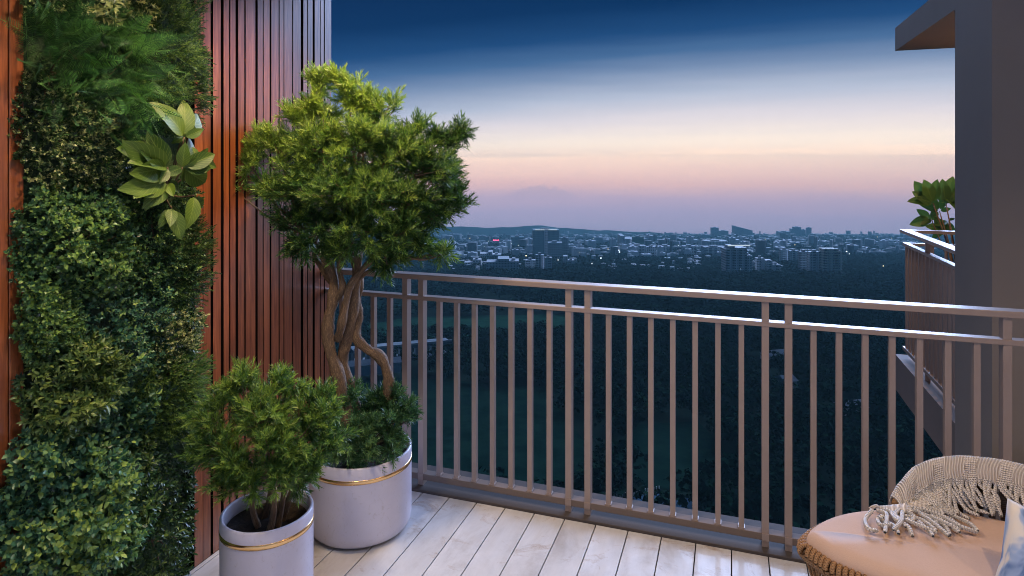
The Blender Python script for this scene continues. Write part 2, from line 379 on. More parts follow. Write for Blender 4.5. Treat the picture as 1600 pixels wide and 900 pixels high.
def knit_mat():
    m, nt, b = mat('cream_knit', (.66, .60, .52), .85)
    uv = N(nt, 'ShaderNodeTexCoord').outputs['UV']; sp = N(nt, 'ShaderNodeSeparateXYZ'); nt.links.new(uv, sp.inputs[0])
    # u runs along the band (metres), v across it; bands of open lattice alternate with close ribs
    a = M_(nt, 'ADD', sp.outputs[0], sp.outputs[1]); d = M_(nt, 'SUBTRACT', sp.outputs[0], sp.outputs[1])
    k = 2*pi*62
    lat = M_(nt, 'MULTIPLY', M_(nt, 'SINE', M_(nt, 'MULTIPLY', a, k)), M_(nt, 'SINE', M_(nt, 'MULTIPLY', d, k)))
    zig = M_(nt, 'ABSOLUTE', M_(nt, 'SUBTRACT', M_(nt, 'FRACT', M_(nt, 'MULTIPLY', sp.outputs[0], 8.5)), .5))
    rib = M_(nt, 'SINE', M_(nt, 'ADD', M_(nt, 'MULTIPLY', sp.outputs[0], 2*pi*100), M_(nt, 'MULTIPLY', M_(nt, 'SINE', M_(nt, 'MULTIPLY', sp.outputs[1], 60)), 1.5)))
    sel = M_(nt, 'GREATER_THAN', M_(nt, 'ADD', zig, M_(nt, 'MULTIPLY', M_(nt, 'SINE', M_(nt, 'MULTIPLY', sp.outputs[1], 38)), .10)), .25)
    h = M_(nt, 'ADD', M_(nt, 'MULTIPLY', sel, lat), M_(nt, 'MULTIPLY', M_(nt, 'SUBTRACT', 1, sel), rib))
    f = ramp_(nt, M_(nt, 'ADD', M_(nt, 'MULTIPLY', h, .5), .5), [(.15, (0, 0, 0)), (.6, (1, 1, 1))])
    nt.links.new(mixc(nt, f, (.60, .54, .50), (.90, .85, .79)), b.inputs['Base Color']); bump(nt, b, h, .9, .004); return m
M_knit = knit_mat()
def pillow_mat():
    m, nt, b = mat('blue_batik', (.3, .4, .6), .8)
    o = N(nt, 'ShaderNodeTexCoord').outputs['Object']
    n = noise(nt, 9, 3, .5, o, (1, 1, .35), 2.5)
    c = ramp_(nt, n, [(.40, (.10, .19, .42)), (.50, (.30, .42, .66)), (.56, (.66, .66, .66)), (.7, (.75, .70, .62))])
    nt.links.new(c, b.inputs['Base Color']); bump(nt, b, noise(nt, 300, 2, .5, o), .2, .001); return m
M_pillow = pillow_mat()

# ---------------------------------------------------------------- the land
def slope_sheet(name, poly, lift, material, label=None):
    V = [(x, y, gz(x, y)+lift) for x, y in poly]
    me = bpy.data.meshes.new(name); me.from_pydata(V, [], [tuple(range(len(V)))]); me.materials.append(material)
    o = bpy.data.objects.new(name, me); C.objects.link(o); tag(o, label, kind='structure')
    if me.polygons[0].normal.z < 0: me.flip_normals()
    return o
def ground_mat():
    m, nt, b = mat('dark_land', (.03, .05, .03), 1., spec=0)
    w = wcoord(nt); n = noise(nt, .012, 8, .65, w); n2 = noise(nt, .0025, 5, .6, w)
    c = ramp_(nt, n, [(.35, (.004, .010, .008)), (.6, (.010, .020, .012)), (.75, (.03, .04, .03))])
    c = mixc(nt, M_(nt, 'MULTIPLY', n2, .5), c, (.03, .05, .04))
    nt.links.new(c, b.inputs['Base Color']); return m
M_land = ground_mat()
Yr = [-250, 60, 150, 300, 600, 1200, 2500, 5000]; Xr = [-4500, -2500, -1200, -500, 0, 500, 1200, 2500, 4500]
V = [(*cw(a, b, 0)[:2], -H0-K*b) for b in Yr for a in Xr]
F = [(j*9+i, j*9+i+1, (j+1)*9+i+1, (j+1)*9+i) for j in range(7) for i in range(8)]
land = mesh_np('ground', V, F, M_land); tag(land, kind='structure')
# ridge of low hills at the left end of the horizon
def ridge():
    n = 60; V = []; F = []
    for i in range(n+1):
        x = 480+i*(1240-480)/n
        t = (x-480)/760
        top = 357-3*math.exp(-((x-700)/70)**2)-4.5*math.exp(-((x-835)/38)**2)-2*math.exp(-((x-600)/60)**2)+.5*sin(x*.11)+.35*sin(x*.31)
        top += max(0, (x-880)/22)
        Y = 4600
        a = px(x, top, Y); bb = px(x, 375, Y-350); c = px(x, 375, Y+350)
        V += [bb, ((a[0]+bb[0])/2, (a[1]+bb[1])/2, a[2]*.75+bb[2]*.25), a, c]
    for i in range(n):
        for k in range(3): F.append((i*4+k, i*4+k+4, i*4+k+5, i*4+k+1))
    o = mesh_np('hills', V, F, M_land, smooth=True); tag(o, kind='structure')
ridge()
def field_mat(name, c0, c1, row=0):
    m, nt, b = mat(name, c0, 1., spec=0)
    n = noise(nt, .12, 7, .65, wcoord(nt)); nt.links.new(ramp_(nt, n, [(.40, c0), (.62, c1)]), b.inputs['Base Color']); return m
M_field = field_mat('meadow_grass', (.010, .042, .026), (.018, .065, .036))
M_field2 = field_mat('rough_grass', (.004, .017, .012), (.009, .030, .019))
M_court = field_mat('court_surface', (.05, .10, .15), (.07, .13, .18))
M_road = field_mat('pale_road', (.20, .24, .27), (.34, .38, .40))
M_white = field_mat('white_wall', (.45, .48, .48), (.6, .62, .6))
def gpoly(pts): return [gp(*p)[:2] for p in pts]
fields = [(gpoly([(560, 505), (640, 492), (760, 489), (905, 487), (900, 508), (860, 516), (700, 522), (570, 520)]), M_field, 'pale green meadow'),
          (gpoly([(560, 470), (700, 462), (830, 466), (860, 474), (700, 478), (560, 482)]), M_field2, 'narrow meadow'),
          (gpoly([(500, 590), (640, 583), (760, 592), (850, 598), (880, 640), (930, 700), (900, 760), (700, 790), (420, 740)]), M_field2, 'dark meadow'),
          (gpoly([(1000, 655), (1090, 650), (1130, 690), (1120, 760), (1010, 750), (950, 700)]), M_field2, 'small dark meadow')]
holes = []
for p, m_, l in fields:
    slope_sheet('field', p, .15, m_); holes.append(np.array(p))
cp = gpoly([(915, 782), (1030, 758), (1090, 772), (1085, 790), (985, 806), (920, 800)])
slope_sheet('sports_court', cp, .30, M_court); holes.append(np.array(cp))
rp = gpoly([(540, 566), (700, 548), (700, 541), (540, 556)])
slope_sheet('road', rp, .12, M_road); holes.append(np.array(gpoly([(530, 572), (715, 552), (712, 534), (530, 550)])))

def inside(pts, poly):
    x, y = pts[:, 0], pts[:, 1]; r = np.zeros(len(pts), bool); n = len(poly); j = n-1
    for i in range(n):
        xi, yi = poly[i]; xj, yj = poly[j]
        c = ((yi > y) != (yj > y)) & (x < (xj-xi)*(y-yi)/(yj-yi+1e-9)+xi); r ^= c; j = i
    return r

# court fence with white posts
def seg_line(a, b, n):
    for i in range(n): t = i/(n-1); yield a[0]+(b[0]-a[0])*t, a[1]+(b[1]-a[1])*t
a, b_ = gp(917, 779), gp(1030, 757)
cf = empty('court_fence', (a[0], a[1], gz(a[0], a[1]))); tag(cf, 'line of small white posts along the dark blue sports court far below', 'fence')
mb = MB(); mb.box(-.12, -.12, 0, .12, .12, 1.1); base_post = mb.build('post', M_white, cf)
for i, (x, y) in enumerate(seg_line(a, b_, 26)):
    o = base_post if i == 0 else base_post.copy()
    if i: C.objects.link(o); o.parent = cf
    o.location = (x-a[0], y-a[1], gz(x, y)-gz(a[0], a[1])+.3)

# ---------------------------------------------------------------- far city
def bmat(name, wall, glass, fh=3.2, fw=4.0, wy=.45, lit=.0):
    """facade: storey bands and window bays as colour on a wall whose window recesses are built for the larger ones"""
    m, nt, b = mat(name, wall, .8)
    w = N(nt, 'ShaderNodeTexCoord').outputs['Object']; sp = N(nt, 'ShaderNodeSeparateXYZ'); nt.links.new(w, sp.inputs[0])
    z = M_(nt, 'FRACT', M_(nt, 'DIVIDE', sp.outputs[2], fh)); h = M_(nt, 'FRACT', M_(nt, 'DIVIDE', M_(nt, 'ADD', sp.outputs[0], sp.outputs[1]), fw))
    mk = M_(nt, 'MULTIPLY', M_(nt, 'GREATER_THAN', z, 1-wy), M_(nt, 'GREATER_THAN', h, .4))
    g = N(nt, 'ShaderNodeNewGeometry'); s2 = N(nt, 'ShaderNodeSeparateXYZ'); nt.links.new(g.outputs['Normal'], s2.inputs[0])
    mk = M_(nt, 'MULTIPLY', mk, M_(nt, 'LESS_THAN', s2.outputs[2], .5))
    nt.links.new(mixc(nt, mk, wall, glass), b.inputs['Base Color']); return m
B_pale = bmat('pale_render_block', (.82, .84, .85), (.05, .07, .09))
B_mid = bmat('grey_render_block', (.60, .66, .70), (.06, .09, .12))
B_dark = bmat('dark_render_block', (.28, .34, .40), (.05, .08, .11))
B_glass = bmat('teal_glass_block', (.20, .34, .38), (.10, .20, .24), 3.6, 2.5, .7)
B_roof = bmat('flat_roofs', (.52, .55, .58), (.05, .07, .09))
B_cream = bmat('cream_render_block', (.80, .78, .66), (.05, .07, .09))
B_net = bmat('green_net', (.03, .16, .12), (.03, .12, .10))
E_white = emis('white_floodlight', (.85, .95, 1), 2.2); E_warm = emis('warm_street_light', (1, .8, .5), 2.2); E_roof = emis('lit_roof_edge', (.8, .92, 1), .55); E_red = emis('red_sign_glow', (1, .05, .15), 3.2)
occupied = []
def building(x0, x1, yt, yb, name, label, style=B_mid, wings=None, group=None, depth=None, yaw=0., fins=0, lit_roof=False, slant=0, storeys=True, cat='building', core=None):
    Y = H0*1000/(yb-256-1000*K); w = (x1-x0)/1000*Y; h = (yb-yt)/1000*Y
    d = depth or max(8., w*.6); c = px((x0+x1)/2, yb, Y+d/2); z0 = gz(c[0], c[1])-2; h += 2
    t = empty(name, (c[0], c[1], z0), YAW+yaw); tag(t, label, cat, group)
    wg = wings or [(0, 1, 1)]
    mb = MB()
    for a, b, hh in wg: 
        mb.box(-w/2+a*w, -d/2, 0, -w/2+b*w, d/2*(.86 if hh < 1 else 1), h*hh)
    if slant:
        mb = MB(); mb.add([(-w/2,-d/2,0),(w/2,-d/2,0),(w/2,d/2,0),(-w/2,d/2,0),(-w/2,-d/2,h),(w/2,-d/2,h*(1-slant)),(w/2,d/2,h*(1-slant)),(-w/2,d/2,h)],
               [(0,3,2,1),(4,5,6,7),(0,1,5,4),(1,2,6,5),(2,3,7,6),(3,0,4,7)])
    mb.build('wall', style, t)
    if storeys and h > 14:                                  # floor slabs proud of the facade
        mb = MB(); k = 3.4
        while k < h-1.5:
            for a, b, hh in wg:
                if k < h*hh-1: mb.box(-w/2+a*w-.4, -d/2-.9, k, -w/2+b*w+.4, -d/2+.1, k+.55)
            k += 3.4
        mb.build('floor_slab', B_roof if style is not B_dark else B_mid, t)
    if fins:
        mb = MB()
        for i in range(fins):
            xx = -w/2+w*(i+.5)/fins; hh = 1
            for a, b, q in wg:
                if a <= (i+.5)/fins <= b: hh = q
            mb.box(xx-w/fins*.2, -d/2-1.6, 0, xx+w/fins*.2, -d/2, h*hh+.6)
        mb.build('stair_bay', B_pale if style is not B_cream else B_cream, t)
    mb = MB()                                                # parapet and roof rooms
    for a, b, hh in wg[:1] if len(wg) == 1 else wg[-1:]:
        if slant: continue
        ww = (b-a)*w; xc = -w/2+(a+b)/2*w
        mb.box(xc-ww*.2, -d*.2, h*hh+.01, xc+ww*.15, d*.2, h*hh+2.6)
    if mb.v: mb.build('roof_room', B_roof, t)
    if lit_roof:
        MB().box(-w*.42, -d*.5-.2, h+.05, w*.42, -d*.5+1.2, h+1.2).build('roof_light', E_roof, t)
    if core:
        MB().box(-w/2+core[0]*w, -d/2-1.2, 0, -w/2+core[1]*w, -d/2-.02, h*1.02).build('lift_core', B_pale, t)
    occupied.append((c[0], c[1], max(w, d)*.62))
    return t
building(832, 873, 357, 401, 'office_tower', 'tallest far tower of two dark teal slabs joined by a pale core', B_glass, fins=0, core=(.44, .58), lit_roof=True, storeys=False)
building(856, 878, 377, 404, 'apartment_tower', 'striped grey tower standing just in front of the teal twin tower', B_mid)
building(876, 888, 370, 400, 'office_tower', 'slim dark block right beside the teal twin tower', B_dark)
building(798, 819, 369, 388, 'office_block', 'dark square block left of the teal twin tower', B_glass, storeys=False)
building(760, 811, 401, 424, 'apartment_block', 'long dim terraced apartment block at the city edge below the teal twin tower', B_mid, wings=[(0, .35, .8), (.35, .7, 1), (.7, 1, .86)])
building(821, 836, 404, 421, 'apartment_tower', 'short pale block on the left of the three pale towers', B_pale, fins=2)
building(837, 850, 396, 424, 'apartment_tower', 'middle and highest of the three pale towers at the city edge', B_mid, fins=2)
building(851, 862, 400, 425, 'apartment_tower', 'right hand one of the three pale towers at the city edge', B_pale, fins=1)
building(967, 1018, 368, 386, 'office_block', 'wide grey block behind the green netted tower', B_mid, wings=[(0, .12, 1.1), (.12, .88, .85), (.88, 1, 1.1)])
building(988, 1005, 369, 390, 'construction_tower', 'tower wrapped in green netting in the middle of the city', B_net, storeys=False)
building(984, 1008, 382, 400, 'apartment_block', 'grey block in front of the green netted tower', B_mid, fins=3)
building(1010, 1024, 384, 400, 'apartment_block', 'grey block at the right foot of the green netted tower', B_mid)
building(1028, 1050, 383, 398, 'apartment_block', 'dim row of flats further right of the green netted tower', B_dark, fins=3)
building(1066, 1087, 383, 398, 'apartment_block', 'low dark flats in front of a narrow tower left of the ribbed near tower', B_dark, fins=2)
building(1073, 1083, 369, 386, 'apartment_tower', 'narrow grey tower rising behind low dark flats', B_mid)
building(1100, 1135, 375, 388, 'office_block', 'broad grey block with flat cap behind dark slab flats', B_mid)
building(1098, 1132, 384, 399, 'apartment_block', 'row of four dark slab flats left of the ribbed near tower', B_dark, fins=4)
building(1130, 1171, 381, 428, 'apartment_tower', 'large ribbed near tower with a brightly lit roof edge', B_mid, wings=[(0, .14, .9), (.14, .34, 1), (.34, .8, .94), (.8, 1, .7)], fins=4, lit_roof=True)
building(1181, 1193, 401, 426, 'apartment_tower', 'left wing of the pale pair of flats right of the ribbed near tower', B_pale, fins=2)
building(1194, 1217, 404, 426, 'apartment_block', 'stepped right wing of the pale pair of flats right of the ribbed near tower', B_pale, wings=[(0, .45, 1), (.45, 1, .72)], fins=3)
building(1219, 1232, 388, 408, 'apartment_tower', 'slim grey flats behind the pale pair, left one', B_mid, fins=2)
building(1233, 1247, 390, 409, 'apartment_tower', 'slim grey flats behind the pale pair, right one', B_mid, fins=2)
building(1249, 1262, 391, 424, 'apartment_tower', 'unlit dark tower directly left of the cream high rise', B_dark)
building(1263, 1281, 391, 428, 'apartment_tower', 'checkered pale high rise touching the cream high rise', B_pale, fins=2)
building(1283, 1311, 386, 429, 'apartment_tower', 'cream high rise rightmost of the near towers with a flat roof cap', B_cream, wings=[(0, .8, 1), (.8, 1, .92)], fins=4)
building(1111, 1122, 355, 371, 'office_tower', 'hazy skyline block leftmost of the horizon towers', B_dark, storeys=False)
building(1123, 1137, 360, 371, 'office_block', 'low hazy block beside the leftmost horizon tower', B_dark, storeys=False)
building(1146, 1173, 352, 371, 'office_tower', 'hazy skyline tower with a slanting roof on the horizon', B_dark, slant=.35, storeys=False)
building(1215, 1234, 361, 371, 'office_block', 'low hazy block left of the stepped horizon towers', B_dark, storeys=False)
building(1235, 1250, 354, 371, 'office_tower', 'broad hazy tower in the stepped group on the horizon', B_dark, wings=[(0, .3, .85), (.3, 1, 1)], storeys=False)
building(1252, 1258, 358, 371, 'office_tower', 'thin hazy tower in the middle of the stepped horizon group', B_dark, storeys=False)
building(1260, 1267, 355, 371, 'office_tower', 'thin hazy tower at the right end of the stepped horizon group', B_dark, storeys=False)
building(1330, 1362, 386, 392, 'warehouse', 'long low pale roofed shed right of the cream high rise', B_pale, storeys=False)
building(750, 783, 391, 404, 'apartment_block', 'pale jagged low flats left of the dim terraced block', B_pale, wings=[(0, .4, .8), (.4, .6, 1), (.6, 1, .7)])
building(726, 752, 403, 416, 'apartment_block', 'pale low houses block at the left end of the city near the tree crown', B_pale, wings=[(0, .5, .7), (.5, 1, 1)])
building(880, 897, 398, 414, 'apartment_block', 'white stepped flats right of the three pale towers', B_pale, wings=[(0, .4, 1), (.4, 1, .65)])
# glowing red sign on a shed roof
sg = gp(775, 384); t = empty('lit_sign', (sg[0], sg[1], gz(sg[0], sg[1])), YAW); tag(t, 'glowing red rooftop sign in the left of the city', 'sign')
MB().box(-10, -6, 0, 10, 6, 18).build('shed', B_mid, t)
mb = MB(); 
for i in range(5): mb.box(-9+i*3.8, -6.6, 18.5, -6.2+i*3.8, -6.1, 21.6-(i % 2)*.6)
mb.build('sign_letters', E_red, t)
# small houses and flats, individually placed
fam = [('low_house', 'small pale flat roofed house among the trees of the near city edge', 'house', B_pale, 'pale small houses at the city edge', 78, (402, 424), (4, 9), (3, 6)),
       ('flat_block', 'dim mid rise block of flats in the dark middle of the city', 'building', B_mid, 'dim flats in the middle of the city', 90, (383, 404), (7, 15), (7, 14)),
       ('shed', 'tiny flat roofed block far off in the bluish city haze', 'building', B_dark, 'tiny blocks far off in the haze', 110, (372, 383), (5, 14), (3, 8))]
protos = {}
for name, lab, cat, st, grp, n, (ya, yb), (wa, wb), (ha, hb) in fam:
    for k in range(3):
        mb = MB(); hh = [1, .8, 1.25][k]
        mb.box(-.5, -.4, -.1, .5, .4, hh)
        if k: mb.box(-.5+.1*k, -.6, -.1, .1, -.4, hh*.7)
        mb.box(-.2, -.1, hh, .1, .2, hh+.12)
        me = bpy.data.meshes.new(name); me.from_pydata(mb.v, [], mb.f); me.materials.append(st); protos[name, k] = me
    for i in range(n):
        for _ in range(20):
            x = rng.uniform(690, 1425); y = rng.uniform(ya, yb)**1
            if name == 'low_house' and rng.random() < .6: x = rng.choice([rng.normal(1080, 22), rng.normal(960, 40), rng.normal(740, 25)])
            if x > 1300 and y > 396 and rng.random() < .85: continue
            Y = H0*1000/(y-256-1000*K); p = gp(x, y)
            w = rng.uniform(wa, wb)/1000*Y; h = rng.uniform(ha, hb)/1000*Y
            if all((p[0]-q[0])**2+(p[1]-q[1])**2 > (q[2]+w*.5)**2 for q in occupied[:40]): break
        me = protos[name, int(rng.integers(3))]
        o = bpy.data.objects.new(name, me); C.objects.link(o); o.location = (p[0], p[1], p[2]); o.scale = (w, w, h)
        o.rotation_euler = (0, 0, YAW+rng.normal(0, .5)); tag(o, lab, cat, grp)
        occupied.append((p[0], p[1], w*.6))
# countless blocks towards the horizon
def far_city():
    n = 2600; Y = 1300*(4900/1300)**rng.random(n)**.8; X = rng.uniform(-.16, .66, n)*Y
    w = rng.uniform(6, 26, n)*(Y/3000)**.3; h = rng.uniform(4, 13, n)+(rng.random(n) < .08)*rng.uniform(8, 26, n)
    th = rng.normal(0, .5, n)+YAW
    cub = np.array([(-1,-1,0),(1,-1,0),(1,1,0),(-1,1,0),(-1,-1,1),(1,-1,1),(1,1,1),(-1,1,1)], float)*[.5, .35, 1]
    fc = np.array([(4,5,6,7),(0,1,5,4),(1,2,6,5),(2,3,7,6),(3,0,4,7)])
    wx = CS*X-SN*Y; wy = SN*X+CS*Y; z = -H0-K*Y-1
    L = cub[None]*np.stack([w, w, h], 1)[:, None, :]
    R = np.stack([np.stack([np.cos(th), -np.sin(th)], 1), np.stack([np.sin(th), np.cos(th)], 1)], 1)
    xy = np.einsum('nij,nkj->nki', R, L[..., :2]); Vv = np.concatenate([xy, L[..., 2:]], 2)+np.stack([wx, wy, z], 1)[:, None, :]
    Ff = fc[None]+np.arange(n)[:, None, None]*8
    tint = np.repeat(rng.random(n)**2, 8)
    m, nt, b = mat('far_blocks', (.2, .2, .2), .85); at = N(nt, 'ShaderNodeAttribute', attribute_name='tint')
    nt.links.new(ramp_(nt, at.outputs['Fac'], [(0, (.08, .10, .12)), (.5, (.22, .26, .29)), (1, (.55, .57, .58))]), b.inputs['Base Color'])
    o = mesh_np('distant_city', Vv.reshape(-1, 3), Ff.reshape(-1, 4), m, tint=tint); tag(o, 'mass of countless tiny blocks fading into haze below the horizon', 'city', kind='stuff')
far_city()
# street lamps and floodlights of the city
lp = [(734, 372, 1), (763, 377, 0), (786, 378, 0), (799, 381, 0), (810, 384, 1), (825, 384, 0), (840, 387, 0), (822, 401, 1), (757, 386, 0), (964, 386, 1), (967, 392, 1), (968, 395, 1),
      (939, 405, 1), (925, 414, 0), (950, 390, 0), (927, 365.8+7, 0), (931, 373, 0), (1161, 363+9, 1), (1196, 374, 0), (1242, 383, 0), (1371, 370, 1), (1393, 372, 0), (1380, 418, 0), (1281, 378, 0), (1323, 394, 1), (1327, 398, 0), (1157, 423, 0), (1060, 384, 0), (905, 396, 0), (872, 408, 0)]
mb = MB(); mb.box(-.25, -.25, 0, .25, .25, 14); ml = bpy.data.meshes.new('pole'); ml.from_pydata(mb.v, [], mb.f); ml.materials.append(M_kerb)
heads = []
for em in (E_white, E_warm):
    mb = MB(); mb.box(-.95, -.95, 14.01, .95, .95, 15.4); mh = bpy.data.meshes.new('lamp_head'); mh.from_pydata(mb.v, [], mb.f); mh.materials.append(em); heads.append(mh)
for x, y, big in lp:
    Y0 = H0*1000/(y+6-256-1000*K); p = gp(x, y+15000/Y0); 
    t = empty('street_lamp', p); tag(t, 'lit street lamp glinting as a bright point in the dusky city', 'street lamp', 'lit lamps scattered over the city')
    a = bpy.data.objects.new('pole', ml); b = bpy.data.objects.new('lamp_head', heads[int(rng.random() < .25)])
    s = (.45+.4*big)*Y0/1500
    for q in (a, b): C.objects.link(q); q.parent = t
    t.scale = (s, s, 1)
# low farm buildings and lit houses inside the wood
for x, y, w, h, lab in [(575, 582, 26, 4, 'long white shed beside the meadow seen through the left balusters'),
                        (1212, 560, 12, 2.5, 'small pale house in the wood seen between the middle rail posts'),
                        (1228, 602, 5, 2.5, 'tiny pale hut in the wood below the small pale house'),
                        (1330, 645, 7, 2.5, 'pale hut in the wood seen through the right balusters'),
                        (668, 566, 6, 2.5, 'small white hut at the near side of the pale road')]:
    p = gp(x, y); t = empty('farm_building', p, YAW+.3); tag(t, lab, 'house')
    MB().box(-w/2, -3, -.3, w/2, 3, h).build('wall', M_white, t)
    mb = MB(); mb.add([(-w/2-.4,-3.4,h), (w/2+.4,-3.4,h), (w/2+.4,3.4,h), (-w/2-.4,3.4,h), (-w/2-.4,0,h+1.5), (w/2+.4,0,h+1.5)], [(0,1,5,4),(2,3,4,5),(0,4,3),(1,2,5),(0,3,2,1)])
    mb.build('roof', M_road, t); occupied.append((p[0], p[1], w*.6))
# pale parapet and posts of the long flyover
a, b_ = gp(548, 560), gp(700, 545); t = empty('flyover', (a[0], a[1], gz(*a[:2]))); tag(t, 'long pale flyover with dark openings crossing behind the left rail posts', 'bridge')
d = Vector((b_[0]-a[0], b_[1]-a[1], gz(*b_[:2])-gz(*a[:2]))); L_ = d.xy.length; t.rotation_euler = (0, -math.atan2(d.z, L_), atan2(d.y, d.x))
MB().box(0, -4, 5, L_, 4, 6.2).build('road_slab', M_road, t)
MB().box(0, -4.3, 6.2, L_, -3.9, 7.2).build('parapet', M_white, t)
pm = MB().box(-.6, -3, -1, .6, 3, 5).build('pier', M_road, t)
for i in range(1, 12):
    q = pm.copy(); C.objects.link(q); q.parent = t; q.location = (L_*i/12, 0, 0)

# ---------------------------------------------------------------- woods below (uncountable)
def forest():
    def crowns(n_tpl, nq, seed):
        g = np.random.default_rng(seed); out = []
        for _ in range(n_tpl):
            lob = g.normal(0, .35, (7, 3)); lob[:, 2] = g.uniform(.35, 1.0, 7); lr = g.uniform(.35, .6, 7)
            V = []
            for q in range(nq):
                i = g.integers(7); dd = g.normal(0, 1, 3); dd[2] = abs(dd[2])*.9-.15; dd /= np.linalg.norm(dd)
                c = lob[i]+dd*lr[i]*g.uniform(.75, 1.05)
                nrm = dd+g.normal(0, .45, 3); nrm /= np.linalg.norm(nrm)
                u = np.cross(nrm, g.normal(0, 1, 3)); u /= np.linalg.norm(u); v = np.cross(nrm, u); s = g.uniform(.6, 1.2)*(1.6/sqrt(nq))
                V += [c-u*s, c+v*s*.7, c+u*s, c-v*s*.7]
            out.append(np.array(V))
        return out
    Vs = []; Fs = []; Ts = []; base = 0
    for (Ya, Yb, sp, nq, seed) in [(70, 420, 7.5, 110, 1), (420, 1500, 11, 34, 2), (1500, 3600, 20, 5, 3)]:
        area = .5*1.62*(Yb**2-Ya**2); n = int(area/sp**2)
        Y = np.sqrt(rng.uniform(Ya**2, Yb**2, n)); X = rng.uniform(-.42, .76, n)*Y
        wx = CS*X-SN*Y; wy = SN*X+CS*Y; P = np.stack([wx, wy], 1)
        keep = np.ones(n, bool)
        for h_ in holes: keep &= ~inside(P, h_)
        for ox, oy, r in occupied:
            if -SN*ox+CS*oy < Yb+60: keep &= (wx-ox)**2+(wy-oy)**2 > (r+5)**2
        if Ya >= 420:   # the city thins the trees out
            ypx = 354+60000/Y; keep &= rng.random(n) < np.where(ypx > 420, 1, np.where(ypx > 400, .35, .15))
        P = P[keep]; Y = Y[keep]; n = len(P); tp = crowns(6, nq, seed)
        s = rng.uniform(.7, 1.25, n)*sp*.72; th = rng.uniform(0, 6.28, n); hz = s*rng.uniform(.8, 1.2, n)*(.75 if Ya < 400 else .5)
        ti = rng.random(n)
        for k in range(6):
            idx = np.arange(k, n, 6); T = tp[k]
            c, s_ = np.cos(th[idx])[:, None], np.sin(th[idx])[:, None]
            x = (T[None, :, 0]*c-T[None, :, 1]*s_)*s[idx][:, None]+P[idx, 0][:, None]
            y = (T[None, :, 0]*s_+T[None, :, 1]*c)*s[idx][:, None]+P[idx, 1][:, None]
            z = T[None, :, 2]*hz[idx][:, None]-H0-K*Y[idx][:, None]+1.0
            V = np.stack([x, y, z], 2).reshape(-1, 3); m_ = len(V)//4
            Vs.append(V); Fs.append(base+np.arange(m_*4).reshape(m_, 4)); base += len(V)
            Ts.append(np.repeat(np.clip(ti[idx][:, None]*.7+rng.random((len(idx), len(T)//4))*.3, 0, 1).ravel(), 4))
    m, nt, b = mat('dark_tree_leaf', (.02, .05, .02), 1., spec=0)
    at = N(nt, 'ShaderNodeAttribute', attribute_name='tint')
    nt.links.new(ramp_(nt, at.outputs['Fac'], [(0, (.004, .018, .011)), (.6, (.008, .030, .017)), (1, (.016, .045, .022))]), b.inputs['Base Color'])
    o = mesh_np('forest', np.vstack(Vs), np.vstack(Fs), m, tint=np.concatenate(Ts)); tag(o, 'dark wood covering the land below the balcony up to the city', 'wood', kind='stuff')
forest()

# ---------------------------------------------------------------- our balcony: deck, ceiling, walls
WX = -2.2; VR = 3.115                    # wall face, front of the railing
deck = MB().box(WX-.2, -1.5, -.30, 4.4, 3.30, -.026).build('deck', M_gap); tag(deck, kind='structure')
bw = .1555
for k in range(-15, 28):
    x0, x1 = k*bw+.0025, (k+1)*bw-.0025
    if x1 < WX or x0 > 4.35: continue
    mb = MB(); mb.box(max(x0, WX), -1.45, -.025, x1, 3.066, 0)
    mb.build('deck_board', M_deck, deck, bevel=.0012)
sill = MB().box(WX, 3.068, -.02, 4.4, 3.34, .012).build('sill', M_kerb, bevel=.003); tag(sill, kind='structure')
ceil = MB().box(WX-.2, -1.5, 2.80, 4.4, 3.30, 3.05).build('ceiling', M_ceil); tag(ceil, kind='structure')
bwall = MB().box(WX-.2, -1.7, -.3, 4.4, -1.5, 3.05).build('back_wall', M_ceil); tag(bwall, kind='structure')
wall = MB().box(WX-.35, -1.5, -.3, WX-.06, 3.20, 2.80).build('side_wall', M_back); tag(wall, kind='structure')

def wall_v(x, X=WX):
    p = (x-800)/1000; return X*(SN*p+CS)/(CS*p-SN)
sl = [(304, 316.8), (317.6, 329), (333, 345), (349.5, 358), (360, 368), (372.3, 381.7), (384, 399), (402.7, 410.7), (412, 421.3),
      (424, 435.3), (437, 443), (444.3, 456.5), (458.2, 470), (474, 480), (481.5, 488.5), (491.8, 500.2), (501.2, 506), (507.6, 517.5)]
pan = empty('slatted_wall_panel', (WX, wall_v(304), 0)); tag(pan, 'tall red brown wooden slat panel on the wall behind the potted tree', 'wall panel')
for a, b in sl:
    y0, y1 = wall_v(a), wall_v(b)
    mb = MB(); mb.box(-.035, y0-wall_v(304), 0.002, 0, y1-wall_v(304), 2.798); sb_ = mb.build('slat', M_wood, pan); sb_.data.materials.append(M_back); sb_.data.polygons.foreach_set('material_index', [1, 1, 1, 0, 1, 1])  # side faces coloured black, painting in the shade of the narrow gaps
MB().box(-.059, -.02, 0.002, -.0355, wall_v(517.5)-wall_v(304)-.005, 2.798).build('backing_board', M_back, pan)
# jamb between hedge and slats
# timber post at the left edge of the picture
post = empty('timber_post', (WX, wall_v(10), 0)); tag(post, 'upright red brown timber board at the left edge beside the living wall', 'post')
y0 = wall_v(10)
MB().box(-.05, wall_v(4.5)-y0, .002, .03, wall_v(27)-y0, 2.798).build('board', M_wood, post, bevel=.002)
MB().box(-.05, wall_v(-60)-y0, .002, .03, wall_v(2.5)-y0, 2.798).build('board', M_wood, post, bevel=.002)
